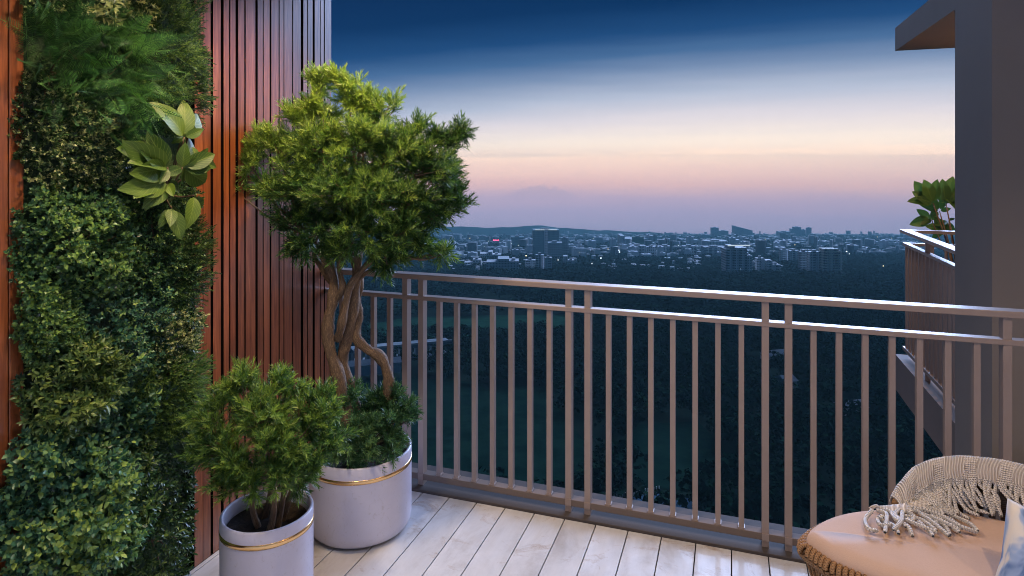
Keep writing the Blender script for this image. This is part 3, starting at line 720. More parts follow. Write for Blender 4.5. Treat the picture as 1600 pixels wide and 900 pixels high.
# living wall tray
gw = empty('living_wall', (WX, wall_v(29), 0)); tag(gw, 'living wall of mossy matting holding many shrubs between timber post and slats', 'living wall')
y0 = wall_v(29)
MB().box(-.055, .0, .002, -.02, wall_v(296)-y0, 2.798).build('moss_mat', M_moss, gw)
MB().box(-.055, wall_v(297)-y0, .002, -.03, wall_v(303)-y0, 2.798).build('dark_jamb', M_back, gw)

# downlights in the ceiling (above the frame) whose warm light the photo shows
WARM, NEUT = (1, .68, .40), (.62, .68, 1)
lights = [(-1.40, 1.40, 62, (1, .78, .55)), (-1.45, 2.30, 78, WARM), (-.3, 1.25, 50, NEUT), (1.2, 1.5, 46, WARM), (2.6, 1.6, 44, WARM)]
for i, (x, y, e, s) in enumerate(lights):
    t = empty('downlight', (x, y, 2.80)); tag(t, 'recessed round ceiling downlight above the deck', 'ceiling light', 'downlights in the balcony ceiling')
    MB().lathe([(.045, -.004), (.06, -.006), (.062, 0)], 20).build('trim_ring', M_rail, t)
    MB().lathe([(.0005, -.003), (.044, -.003)], 20).build('lens', M_lamp, t)
    ld = bpy.data.lights.new('downlight_beam', 'SPOT'); lo = bpy.data.objects.new('downlight_beam', ld); C.objects.link(lo)
    lo.location = (x, y, 2.78); ld.energy = e*1.0; ld.color = s; ld.spot_size = radians(150); ld.spot_blend = .8; ld.shadow_soft_size = .045

# ---------------------------------------------------------------- railing
def rail_u(x, V=VR): p = (x-800)/1000; return V*(CS*p-SN)/(SN*p+CS)
rl = empty('balcony_railing', (0, VR, 0)); tag(rl, 'taupe metal balcony railing with double top rails across the front of the deck', 'railing')
U0, U1 = WX+.002, 3.6
MB().box(U0, -.012, 1.125, U1, .062, 1.152).build('handrail', M_rail, rl, bevel=.003)
MB().box(U0, -.002, 1.012, U1, .050, 1.034).build('middle_rail', M_rail, rl, bevel=.002)
M_rail_shade = mat('shaded_taupe_metal', (.17, .135, .118), .8, spec=.12)[0]  # rail paint darkened: painted shade that dulls the sunlit bottom rail
MB().box(U0, .000, .042, U1, .050, .074).build('bottom_rail', M_rail_shade, rl, bevel=.002)
pairs = [rail_u(x) for x in (632, 655, 886, 917, 1196, 1234)]
bay = pairs[2]-pairs[0]; bay = (pairs[4]-pairs[0])/2
gapp = (pairs[1]-pairs[0]+pairs[3]-pairs[2]+pairs[5]-pairs[4])/3
print('bay', bay, 'gap', gapp, pairs)
posts = []
for k in range(-1, 4):
    for q in (0, 1):
        u = pairs[0]+k*bay+q*gapp
        if U0+.01 < u < U1: posts.append(u)
mb = MB(); mb.box(-.015, .0015, .013, .015, .0485, .0418)
mb.box(-.015, -.003, .0415, .015, .052, .0745)
mb.box(-.015, .0015, .0742, .015, .0485, 1.0118); mb.box(-.015, .0015, 1.0342, .015, .0485, 1.1248)
mp = bpy.data.meshes.new('post'); mp.from_pydata(mb.v, [], mb.f); mp.materials.append(M_rail)
for u in posts:
    o = bpy.data.objects.new('post', mp); C.objects.link(o); o.parent = rl; o.location = (u, 0, 0)
mb = MB(); mb.box(-.0118, .008, .0742, .0118, .038, 1.0118); mbal = bpy.data.meshes.new('baluster'); mbal.from_pydata(mb.v, [], mb.f); mbal.materials.append(M_rail)
mb = MB(); mb.box(-.0145, .005, .0743, .0145, .041, .082); mfoot = bpy.data.meshes.new('foot_collar'); mfoot.from_pydata(mb.v, [], mb.f); mfoot.materials.append(M_rail)
for k in range(-1, 3):
    a = pairs[0]+k*bay+gapp; b = pairs[0]+(k+1)*bay; st = (b-a)/8
    for i in range(1, 8):
        u = a+i*st
        if u < U0+.02: continue
        o = bpy.data.objects.new('baluster', mbal); C.objects.link(o); o.parent = rl; o.location = (u, 0, 0)
        f = bpy.data.objects.new('foot_collar', mfoot); C.objects.link(f); f.parent = o

# ---------------------------------------------------------------- neighbour's balcony and tower wall
NX = 1.425; NV0, NV1 = 5.05, 6.72
NT = .65
twr = empty('neighbour_tower', (NX, NV0, 0)); tag(twr, 'tall dark grey plastered tower wall filling the right edge', 'building')
MB().box(0, -NT, -62, 1.25, .0, 66).build('wall', M_grey, twr)
MB().box(.9, .001, -62, 1.25, 1.67, 66).build('inner_wall', M_inner, twr)
nb = empty('neighbour_balcony', (NX, NV0, 0)); tag(nb, 'neighbouring balcony slab projecting past the dark tower wall', 'balcony')
ye = NV1-NV0
MB().box(.0, .002, -.32, .899, ye, 0.0).build('floor_slab', M_grey2, nb)
MB().box(.0, .002, 2.79, .899, ye, 3.0).build('upper_slab', M_grey, nb)
mb = MB(); mb.box(-.16, -.02, 2.80, -.001, ye+.0, 2.949); 
nrl = empty('neighbour_railing', (NX, NV0, 0)); tag(nrl, 'thin grey railing around the neighbouring balcony with a rubber plant behind it', 'railing')
sx = .05
def rbox(n, *a): return MB().box(*a).build(n, M_rail, nrl)
rbox('handrail', sx-.02, .004, 1.125, sx+.06, ye-.03, 1.152)
rbox('handrail', sx+.0605, ye-.11, 1.125, .898, ye-.03, 1.152)
rbox('middle_rail', sx, .004, 1.01, sx+.045, ye-.045, 1.034)
rbox('middle_rail', sx+.0455, ye-.09, 1.01, .898, ye-.045, 1.034)
rbox('bottom_rail', sx, .004, .06, sx+.045, ye-.045, .09)
rbox('bottom_rail', sx+.0455, ye-.09, .06, .898, ye-.045, .09)
yy = .06; i = 0
while yy < ye-.08:
    rbox('baluster', sx+.01, yy-.011, .0905, sx+.036, yy+.011, 1.0095)
    if i % 8 == 0: rbox('post', sx+.006, yy-.015, 1.0345, sx+.04, yy+.015, 1.1245); rbox('post', sx+.006, yy-.014, .001, sx+.04, yy+.014, .0595)
    yy += .108; i += 1
xx = .17
while xx < .88:
    rbox('baluster', xx-.011, ye-.082, .0905, xx+.011, ye-.055, 1.0095); xx += .108
# warm lamp in the neighbour's soffit
MB().lathe([(.0005, -.003), (.05, -.003)], 16).build('soffit_lamp', M_lamp, nb, loc=(.6, .9, 2.79))
ld = bpy.data.lights.new('soffit_beam', 'SPOT'); lo = bpy.data.objects.new('soffit_beam', ld); C.objects.link(lo)
lo.location = (NX+.6, NV0+.9, 2.76); ld.energy = 45; ld.color = (1, .62, .30); ld.spot_size = radians(160); ld.spot_blend = .5; ld.shadow_soft_size = .03

# ---------------------------------------------------------------- foliage tools
def leaf_geo(L, W, rows=(.3, .65), fold=.25, curl=.15, wprof=None):
    """small leaf along +Z, its face towards +X; base at origin"""
    V = [(0, 0, 0)]; F = []
    for t in rows:
        w = W/2*(sin(pi*min(1, t**.8))**.8 if wprof is None else wprof(t)); x = -curl*L*t*t
        V += [(x+w*fold, -w, L*t), (x, 0, L*t), (x+w*fold, w, L*t)]
    V.append((-curl*L, 0, L)); n = len(V)-1
    F += [(0, 2, 1), (0, 3, 2)]
    for k in range(len(rows)-1):
        a = 1+3*k; F += [(a, a+1, a+4), (a, a+4, a+3), (a+1, a+2, a+5), (a+1, a+5, a+4)]
    a = 1+3*(len(rows)-1); F += [(a, a+1, n), (a+1, a+2, n)]
    return np.array(V, float), np.array(F)
def rotm(d, roll):
    """matrices taking +Z to d with a roll"""
    d = d/np.linalg.norm(d, axis=-1, keepdims=True)
    a = np.where(np.abs(d[..., 2:3]) < .95, np.array([0, 0, 1.]), np.array([1., 0, 0]))
    x = np.cross(a, d); x /= np.linalg.norm(x, axis=-1, keepdims=True); y = np.cross(d, x)
    c, s = np.cos(roll)[..., None], np.sin(roll)[..., None]
    return np.stack([x*c+y*s, -x*s+y*c, d], -1)
def scatter(tpls, P, D, S, roll=None, tint=None, spread=.25):
    n = len(P); roll = rng.uniform(0, 6.28, n) if roll is None else roll
    R = rotm(D, roll); which = rng.integers(0, len(tpls), n); Vs = []; Fs = []; Ts = []; base = 0
    tint = np.full(n, .5) if tint is None else tint
    for k, (V, F, ids) in enumerate(tpls):
        idx = np.where(which == k)[0]
        if not len(idx): continue
        W = np.einsum('nij,vj->nvi', R[idx], V)*S[idx][:, None, None]+P[idx][:, None, :]
        Vs.append(W.reshape(-1, 3)); Fs.append((F[None]+(base+np.arange(len(idx))*len(V))[:, None, None]).reshape(-1, 3)); base += len(idx)*len(V)
        nl = ids.max()+1; lr = rng.normal(0, spread, (len(idx), nl))
        Ts.append(np.clip(tint[idx][:, None]+lr[:, ids], 0, 1).ravel())
    return np.vstack(Vs), np.vstack(Fs), np.concatenate(Ts)
def sprig(leafs, n, stem, ang0, ang1, phyllo=2.4, size=(1., .7), jitter=.25, seed=0, start=.12, cluster_tip=True):
    g = np.random.default_rng(seed); V = []; F = []; I = []; b = 0
    sv = [(-.0008, -.0006, 0), (.0008, -.0006, 0), (0, .0012, 0), (0, 0, stem)]
    V.append(np.array(sv)); F.append(np.array([(0, 1, 3), (1, 2, 3), (2, 0, 3)])); I.append(np.zeros(4, int)); b = 4
    for i in range(n):
        t = start+(1-start)*(i+.5)/n; an = ang0+(ang1-ang0)*t+g.normal(0, jitter*.4); ph = phyllo*i+g.normal(0, jitter)
        d = np.array([sin(an)*cos(ph), sin(an)*sin(ph), cos(an)])
        lv, lf = leafs; s = (size[0]+(size[1]-size[0])*t)*g.uniform(.85, 1.15)
        # leaf face turned towards the sprig tip
        z = d; xx = np.array([0, 0, 1.])-z*z[2]; xx = xx/np.linalg.norm(xx) if np.linalg.norm(xx) > .05 else np.array([1., 0, 0]); yy = np.cross(z, xx)
        Rm = np.stack([xx, yy, z], 1); w = lv@Rm.T*s+np.array([0, 0, stem*t])
        V.append(w); F.append(lf+b); I.append(np.full(len(lv), i+1)); b += len(lv)
    return np.vstack(V), np.vstack(F), np.concatenate(I)
def fern_frond(L, seed):
    g = np.random.default_rng(seed); V = []; F = []; I = []; b = 0; n = 22
    for i in range(n):
        t = .08+.92*i/n; c = np.array([-.30*L*t*t, 0, L*t]); w = L*.24*sin(pi*min(.98, t*.8+.15))**.8*(1.05-t*.7)
        for s in (-1, 1):
            tip = c+np.array([-.1*w, s*w, w*.55]); wd = L*.013
            V += [c, (c+tip)/2+[0, 0, wd], tip, (c+tip)/2-[0, 0, wd]]; F += [(b, b+1, b+2), (b, b+2, b+3)]; I += [i % 5]*4; b += 4
    for i in range(4):
        t0, t1 = i/4, (i+1)/4
        V += [np.array([-.3*L*t0*t0, -.0015, L*t0]), np.array([-.3*L*t0*t0, .0015, L*t0]), np.array([-.3*L*t1*t1, 0, L*t1])]; F.append((b, b+1, b+2)); I += [0]*3; b += 3
    return np.array(V), np.array(F), np.array(I)
needle = (np.array([(0, -.0009, 0), (0, .0009, 0), (.0006, .0017, .45), (-.0006, -.0017, .45), (0, 0, 1.)])*[1, 1, 1], None)
def needle_geo(L, W):
    V = np.array([(0, -W*.3, 0), (0, W*.3, 0), (0, W*.5, L*.5), (0, -W*.5, L*.5), (0, 0, L)])
    return V, np.array([(0, 1, 2), (0, 2, 3), (3, 2, 4)])
def yew_sprig(L, nlen, w, n, seed, flat=.0, a0=1.0, a1=.45):
    return sprig(needle_geo(nlen, w), n, L, a0, a1, 2.4, (1, .75), .35, seed, .10)
T_yew = [yew_sprig(.062, .033, .0040, 20, s) for s in range(5)]
T_yew_s = [yew_sprig(.046, .027, .0034, 18, s+10) for s in range(5)]
T_conif = [yew_sprig(.045, .014, .0022, 24, s+20, a0=.9, a1=.4) for s in range(3)]
T_box = [sprig(leaf_geo(.021, .0125), 9, .04, 1.15, .5, 1.9, (1, .8), .4, s+30) for s in range(4)]
T_box_s = [sprig(leaf_geo(.015, .008), 10, .034, 1.1, .4, 1.9, (1, .8), .4, s+40) for s in range(4)]
T_laurel = [sprig(leaf_geo(.034, .012, curl=.25), 8, .035, 1.1, .35, 2.4, (1, .8), .3, s+50) for s in range(4)]
T_fern = [fern_frond(.15, s) for s in range(4)]

def foliage(name, parts, m, parent, kindstuff=True):
    V = np.vstack([p[0] for p in parts]); b = 0; F = []
    for p in parts: F.append(p[1]+b); b += len(p[0])
    o = mesh_np(name, V, np.vstack(F), m, parent, tint=np.concatenate([p[2] for p in parts]))
    if kindstuff: tag(o, kind='stuff')
    return o
def wall_xyz(x, y, dx):
    """point dx in front of the wall that projects to the surveyed pixel"""
    v = wall_v(x, WX+dx); p = (x-800)/1000; Yc = v/(SN*p+CS); return np.array([WX+dx, v, EYE+(256-y)/1000*Yc])
# ---- plants of the living wall: several overlapping mounds each
def wall_plant(name, label, cat, x0, x1, y0, y1, depth, tpl, m, n, scale=1., up=.35, droop=0, tint=.5, lump=5, seed=0, tspread=.25, tipbright=.0, fill=.5):
    g = np.random.default_rng(seed)
    xc, yc = (x0+x1)/2, (y0+y1)/2; c = wall_xyz(xc, yc, depth*.4)
    root = empty(name, tuple(wall_xyz(xc, yc, 0))); tag(root, label, cat)
    ro = np.array(root.location)
    e0 = wall_xyz(x0, yc, depth*.35); e1 = wall_xyz(x1, yc, depth*.35); rv = abs(e1[1]-e0[1])/2; cy = (e0[1]+e1[1])/2
    f0 = wall_xyz(xc, y0, depth*.4); f1 = wall_xyz(xc, y1, depth*.4); rz = abs(f0[2]-f1[2])/2; cz = (f0[2]+f1[2])/2
    # lumpy super-ellipse dome
    m_ = int(n*1.0); a = g.uniform(0, 2*pi, m_); r = np.sqrt(g.uniform(0, 1, m_))
    yy = np.cos(a)*r; zz = np.sin(a)*r
    # squarer outline
    sq = 1/np.maximum(np.abs(np.cos(a)), np.abs(np.sin(a)))**.55; yy *= sq; zz *= sq
    lc = g.uniform(-.85, .85, (lump*3, 2)); la = g.uniform(.4, 1., lump*3)
    b = np.zeros(m_)
    for (ly, lz), l in zip(lc, la): b = np.maximum(b, l*np.exp(-(((yy-ly)*rv)**2+((zz-lz)*rz)**2)/(2*(.055)**2)))
    edge = np.clip(1-np.maximum(np.abs(yy), np.abs(zz))**3, 0, 1)**.5
    h = depth*(.08+1.0*b)*edge*g.uniform(1-fill*.7, 1, m_)+.01
    P = np.stack([np.full(m_, WX)+h, cy+yy*rv, cz+zz*rz], 1)
    # direction: dome normal + upward bias + noise
    D = np.stack([.75*np.ones(m_), yy*.7+g.normal(0, .4, m_), zz*.5+up+g.normal(0, .4, m_)-droop], 1)
    S = scale*g.uniform(.75, 1.2, m_)
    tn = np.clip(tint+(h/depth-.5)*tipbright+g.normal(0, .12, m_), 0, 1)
    foliage('foliage', [scatter(tpl, P-ro, D, S, None, tn, tspread)], m, root)
    # woody stems
    mb = MB()
    for i in range(5):
        q = P[g.integers(m_)]; mb.tube(spline([(WX-.02, cy+g.normal(0, .02), cz-rz*.3), ((WX+q[0])/2, (cy+q[1])/2, (cz+q[2])/2-.02), q], 4)-ro, [.003]*9, 5)
    mb.build('stem', M_bark, root)
wp = wall_plant
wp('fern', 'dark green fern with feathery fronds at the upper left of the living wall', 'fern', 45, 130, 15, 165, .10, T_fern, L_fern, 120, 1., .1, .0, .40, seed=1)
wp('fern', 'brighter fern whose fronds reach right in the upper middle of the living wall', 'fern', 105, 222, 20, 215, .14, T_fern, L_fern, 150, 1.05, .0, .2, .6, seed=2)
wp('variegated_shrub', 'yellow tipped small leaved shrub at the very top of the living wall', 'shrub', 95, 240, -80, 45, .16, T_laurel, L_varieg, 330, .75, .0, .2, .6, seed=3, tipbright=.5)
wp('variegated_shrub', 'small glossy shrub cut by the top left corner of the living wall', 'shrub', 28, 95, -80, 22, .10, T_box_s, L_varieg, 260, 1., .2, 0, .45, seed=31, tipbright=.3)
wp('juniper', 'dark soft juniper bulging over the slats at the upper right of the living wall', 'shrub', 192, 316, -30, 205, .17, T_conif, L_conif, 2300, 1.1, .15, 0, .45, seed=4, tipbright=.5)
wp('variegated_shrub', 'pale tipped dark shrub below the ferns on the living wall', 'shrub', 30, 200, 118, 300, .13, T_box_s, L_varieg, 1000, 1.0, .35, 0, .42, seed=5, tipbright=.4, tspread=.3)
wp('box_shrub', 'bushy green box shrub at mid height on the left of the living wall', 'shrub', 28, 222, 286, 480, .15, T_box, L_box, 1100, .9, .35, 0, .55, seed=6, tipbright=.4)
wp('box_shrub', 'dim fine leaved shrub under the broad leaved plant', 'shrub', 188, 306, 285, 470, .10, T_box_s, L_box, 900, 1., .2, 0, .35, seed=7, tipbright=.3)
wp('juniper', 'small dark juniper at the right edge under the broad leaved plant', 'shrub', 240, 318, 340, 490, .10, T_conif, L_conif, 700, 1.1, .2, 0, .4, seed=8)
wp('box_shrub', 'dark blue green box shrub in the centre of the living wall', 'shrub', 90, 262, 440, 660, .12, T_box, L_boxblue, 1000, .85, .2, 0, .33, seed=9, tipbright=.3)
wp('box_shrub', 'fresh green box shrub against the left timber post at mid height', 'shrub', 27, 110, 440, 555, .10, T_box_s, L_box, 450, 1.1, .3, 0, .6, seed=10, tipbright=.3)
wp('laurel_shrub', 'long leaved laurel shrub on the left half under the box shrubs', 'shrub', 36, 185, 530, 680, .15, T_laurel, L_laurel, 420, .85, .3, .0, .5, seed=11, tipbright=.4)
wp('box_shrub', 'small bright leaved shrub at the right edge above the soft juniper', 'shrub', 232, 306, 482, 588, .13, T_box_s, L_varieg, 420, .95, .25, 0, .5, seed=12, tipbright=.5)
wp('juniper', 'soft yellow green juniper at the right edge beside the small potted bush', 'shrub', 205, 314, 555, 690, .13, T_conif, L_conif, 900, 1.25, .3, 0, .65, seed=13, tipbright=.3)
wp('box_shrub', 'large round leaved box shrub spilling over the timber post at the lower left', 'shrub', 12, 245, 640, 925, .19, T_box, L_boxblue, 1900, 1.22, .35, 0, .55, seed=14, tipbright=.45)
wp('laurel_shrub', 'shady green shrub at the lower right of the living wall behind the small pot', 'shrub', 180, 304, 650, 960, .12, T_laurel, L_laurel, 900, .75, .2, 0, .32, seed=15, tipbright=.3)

# ---- broad leaved plant (each leaf a part)
def big_leaf_mesh(name, L, W, m, curl=.3, fold=.22, tipw=.0, rows=9, cols=7, wave=.04):
    V = []; UV = []; F = []
    for j in range(rows+1):
        t = j/rows; w = W/2*max(.02, sin(pi*t**.85)**.75)*(1-.12*t); 
        if j == rows: w = W*.004
        for i in range(cols):
            s = i/(cols-1)*2-1
            x = -curl*L*t*t+fold*abs(s)*w+wave*L*sin(t*9+abs(s)*2)*abs(s)*.25; V.append((x, s*w, L*t)); UV.append((i/(cols-1), t))
    for j in range(rows):
        for i in range(cols-1): a = j*cols+i; F.append((a, a+1, a+cols+1, a+cols))
    V = np.array(V); F = np.array(F)
    me = bpy.data.meshes.new(name); me.from_pydata(V.tolist(), [], F.tolist()); me.polygons.foreach_set('use_smooth', [True]*len(F))
    l = me.uv_layers.new(name='UVMap'); l.data.foreach_set('uv', np.array(UV, np.float32)[F.ravel()].ravel()); me.materials.append(m); return me
ml_ = [big_leaf_mesh('leaf', .105, .058, L_broad, c, f) for c, f in ((.25, .25), (.4, .2), (.12, .35))]
def put_leaf(me, base, tip, root, facing, length):
    """a leaf from base to tip, its upper face turned towards 'facing'"""
    b = Vector(base); d = (Vector(tip)-b); s = d.length/length; z = d.normalized(); f = Vector(facing); x = (f-z*f.dot(z)).normalized(); y = z.cross(x)
    R = Matrix((x, y, z)).transposed().to_4x4()
    o = bpy.data.objects.new('leaf', me); C.objects.link(o); o.parent = root
    o.matrix_local = Matrix.Translation(b-Vector(root.location)) @ R @ Matrix.Scale(s, 4); return o
bl = empty('broad_leaved_plant', tuple(wall_xyz(262, 290, .0))); tag(bl, 'broad leaved yellow green plant with big veined leaves overlapping the slats', 'plant')
ros = [((288, 215), [(262, 160), (292, 155), (323, 178), (256, 190), (318, 202), (268, 222)]),
       ((285, 262), [(318, 210), (338, 240), (333, 262), (330, 292), (255, 272), (288, 228), (312, 250), (297, 290)]),
       ((262, 262), [(232, 207), (206, 248), (210, 272), (225, 235), (252, 285), (245, 210), (203, 232)]),
       ((262, 285), [(240, 318), (270, 305), (215, 292), (285, 300)]),
       ((268, 325), [(250, 352), (285, 372), (268, 348)]),
       ((303, 305), [(320, 330), (303, 350)]), ((235, 240), [(222, 208), (198, 232), (215, 262)]), ((310, 250), [(340, 262), (325, 232), (300, 228)]), ((290, 190), [(300, 165), (272, 178), (305, 205)]), ((240, 290), [(212, 305), (232, 325), (262, 312)])]
g = np.random.default_rng(5)
mb = MB(); ro = np.array(bl.location)
for (cx_, cy_), tips in ros:
    dc = .16+g.uniform(-.02, .03); cpos = wall_xyz(cx_, cy_, dc)
    mb.tube(spline([wall_xyz(255, 300, .01), wall_xyz((cx_+258)/2, (cy_+310)/2, dc*.6), cpos], 6)-ro, np.linspace(.004, .0025, 13), 6)
    for tx, ty in tips:
        tp_ = wall_xyz(tx, ty, dc+g.uniform(-.03, .07)); bp = cpos+(tp_-cpos)*.08
        put_leaf(ml_[g.integers(3)], bp, tp_, bl, (1.0, -.45+g.normal(0, .35), .15+g.normal(0, .35)), .105)
mb.build('stem', M_bark, bl)

# ---------------------------------------------------------------- planters
def planter(name, label, cx, cy, r, h, band):
    t = empty(name, (cx, cy, 0)); tag(t, label, 'planter')
    th = .014
    MB().lathe([(.001, .012), (r-.03, .012), (r-.012, .018), (r-.003, .035), (r, .06), (r, band-.0095)], 96).build('bowl', M_pot, t)
    MB().lathe([(r, band-.0095), (r+.0015, band-.009), (r+.0015, band+.009), (r, band+.0095)], 96).build('gold_band', M_gold, t)
    MB().lathe([(r, band+.0095), (r, h-.004), (r-.004, h), (r-th+.003, h), (r-th, h-.004), (r-th-.002, h-.10), (r-th-.002, band-.06)], 96).build('rim', M_pot, t)
    mb = MB(); n = 40; g = np.random.default_rng(3); vs = []
    prof = [0.001, .25, .5, .75, .97]; mb.lathe([((r-th-.003)*q, h-.055+.012*sin(q*9)+.004*g.normal()) for q in prof], 48); mb.build('soil', M_soil, t)
    MB().lathe([(.001, .001), (r*.82, .001), (r*.82, .0125)], 48).build('foot', M_gap, t)
    return t
p1 = cw(-.382*2.475, 2.475, 0); p2 = cw(-.236*3.11, 3.11, 0)
P1R, P1H = .170, .416; P2R, P2H = .243, .379
planter('planter', 'smaller pale round planter with gold band in front, holding the low bush', p1[0], p1[1], P1R, P1H, P1H-.052)
planter('planter', 'wider pale round planter with gold band holding the twisted tree', p2[0], p2[1], P2R, P2H, P2H-.062)

def needle_cloud(clumps, n_per, tpl, hubs, g, scale=1., tint=.5, upb=.35, twig_r=.0016):
    """clumps: (centre, radius, n factor, tint offset). returns sprig geometry and twig tube bundle"""
    P = []; D = []; T = []; tw = MB()
    for c, r, k, ti in clumps:
        c = np.array(c); hub = min(hubs, key=lambda q: np.linalg.norm(np.array(q)-c)); hub = np.array(hub)
        n = int(n_per*k); nt_ = max(5, n//16)
        for i in range(nt_):                          # twigs radiate from the clump heart; sprigs along each
            d = g.normal(0, 1, 3); d[2] += upb; d /= np.linalg.norm(d); L = r*g.uniform(.65, 1.12)
            out_ = (c-hub); out_ = out_/(np.linalg.norm(out_)+1e-6)
            s0 = c-out_*r*.35+g.normal(0, .1*r, 3); e = c+d*L*np.array([1, 1, .9])+out_*r*.1
            mid = (s0+e)/2+g.normal(0, .05*r, 3)-np.array([0, 0, .04*r])
            pts = spline([s0, mid, e], 4)
            tw.tube(pts, np.linspace(twig_r*1.6, twig_r*.7, len(pts)), 4, False)
            dirT = (e-mid)/np.linalg.norm(e-mid)
            for j in range(n//nt_):
                t = g.uniform(.25, 1.0)**.7; q = pts[min(int(t*(len(pts)-1)), len(pts)-1)]+g.normal(0, .07*r, 3)
                dd = dirT*.7+g.normal(0, .55, 3)+np.array([0, 0, .25]); P.append(q); D.append(dd)
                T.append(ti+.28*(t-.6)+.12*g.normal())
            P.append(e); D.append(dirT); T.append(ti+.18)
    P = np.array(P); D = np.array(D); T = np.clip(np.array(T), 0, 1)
    return scatter(tpl, P, D, scale*g.uniform(.75, 1.2, len(P)), None, T, .14), tw

# ---- small bush in the front planter
g = np.random.default_rng(12)
root = empty('potted_bush', (p1[0], p1[1], P1H-.05)); tag(root, 'low round yellow green needle bush in the smaller planter', 'bush')
ro = np.array(root.location); Yb = 2.475
hub = np.array(px(418, 745, Yb))
cl = []
for x, y, dy, r, k, ti in [(380, 605, .0, .085, 1, .62), (450, 620, .03, .085, 1, .62), (495, 640, .05, .075, .8, .5), (335, 650, -.02, .085, 1, .6), (410, 650, -.10, .10, 1.3, .62), (470, 680, -.06, .10, 1.2, .52),
                           (350, 700, -.08, .09, 1.1, .55), (330, 720, .05, .06, .6, .4), (420, 710, -.14, .09, 1.1, .55), (385, 740, -.10, .075, .9, .58), (500, 700, -.02, .08, .9, .4), (465, 730, -.08, .06, .7, .45), (520, 690, .0, .05, .4, .4),
                           (420, 680, .06, .12, 1, .3), (400, 620, .10, .09, .8, .4), (370, 765, -.10, .035, .25, .6), (440, 590, .02, .05, .4, .6), (352, 752, -.09, .05, .5, .5), (395, 760, -.13, .04, .35, .55), (325, 700, -.03, .06, .5, .5), (470, 752, -.05, .045, .4, .45), (430, 748, -.15, .045, .4, .5), (370, 725, -.12, .07, .8, .5), (505, 650, .02, .06, .5, .5)]:
    cl.append((np.array(px(x, y, Yb+dy))-ro, r, k, ti))
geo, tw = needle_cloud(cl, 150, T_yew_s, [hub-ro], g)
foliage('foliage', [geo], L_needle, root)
for c, r, k, ti in cl[:12]: tw.tube(spline([hub-ro+g.normal(0, .01, 3), (hub-ro+c)/2+g.normal(0, .012, 3), c], 5), np.linspace(.008, .003, 11), 6)
tag(tw.build('twigs', M_bark, root), kind='stuff')
for x0, y0_, x1, y1_, dy in [(405, 790, 398, 735, -.02), (420, 792, 425, 735, -.05), (434, 788, 450, 735, -.01), (412, 785, 425, 740, .04), (440, 785, 470, 720, .03)]:
    a = np.array(px(x0, y0_, Yb+dy)); a[2] = P1H-.07; b = np.array(px(x1, y1_, Yb+dy*1.5))
    pts = spline([a-ro, (a*.6+b*.4)-ro+g.normal(0, .008, 3), b-ro, (hub*.3+b*.7)-ro+[0, 0, .05]], 5)
    tube_obj('trunk', pts, np.linspace(.013, .008, len(pts)), 10, M_bark, root, .08, int(x0))

# ---- the twisted tree
g = np.random.default_rng(21)
YT = 3.11
tree = empty('twisted_tree', (p2[0], p2[1], P2H-.05)); tag(tree, 'tall ornamental needle tree with three twisted bare trunks in the wider planter', 'tree')
ro = np.array(tree.location)
def path(pts, r, n=8): return spline([np.array(px(x, y, YT+d))-ro for x, y, d in pts], n), r
tr = [([(541, 665, -.05), (537, 625, -.05), (528, 585, -.05), (515, 545, -.05), (513, 505, -.05), (520, 470, -.04), (522, 440, -.03), (512, 410, -.02), (490, 375, 0), (470, 340, .02)], (.032, .022)),
      [[(560, 665, .02), (551, 620, .02), (540, 585, .02), (536, 555, .01), (545, 520, .0), (553, 480, .0), (557, 440, .0), (560, 400, .0), (575, 350, 0), (585, 300, 0)], (.030, .018)],
      [[(606, 665, .03), (606, 620, .03), (607, 590, .03), (596, 560, .03), (573, 545, .02), (556, 525, .02), (560, 500, .04), (558, 470, .05), (562, 440, .04), (552, 405, .03), (545, 370, .03), (540, 320, .03)], (.029, .016)],
      [[(528, 530, -.03), (534, 505, -.08), (541, 470, -.07), (548, 445, -.06), (572, 415, -.04), (600, 385, -.02), (640, 350, .0)], (.021, .012)],
      [[(518, 480, -.03), (535, 450, -.06), (530, 415, -.05), (540, 370, -.05), (520, 320, -.03)], (.016, .010)],
      [[(522, 445, -.02), (505, 420, .03), (492, 395, .06), (498, 350, .1)], (.020, .012)],
      [[(545, 450, -.03), (570, 428, .0), (600, 412, .03), (640, 405, .05), (680, 398, .06)], (.013, .006)]]
for i, (pp, (r0, r1)) in enumerate(tr):
    pts, _ = path(pp, 0, 7); tube_obj('trunk' if i < 3 else 'limb', pts, np.linspace(r0, r1, len(pts))*(1+.12*np.sin(np.arange(len(pts))*.55+i)), 14, M_bark, tree, .07, i)
clumps = []  # last value of each row paints lamp glow onto the upper left needles
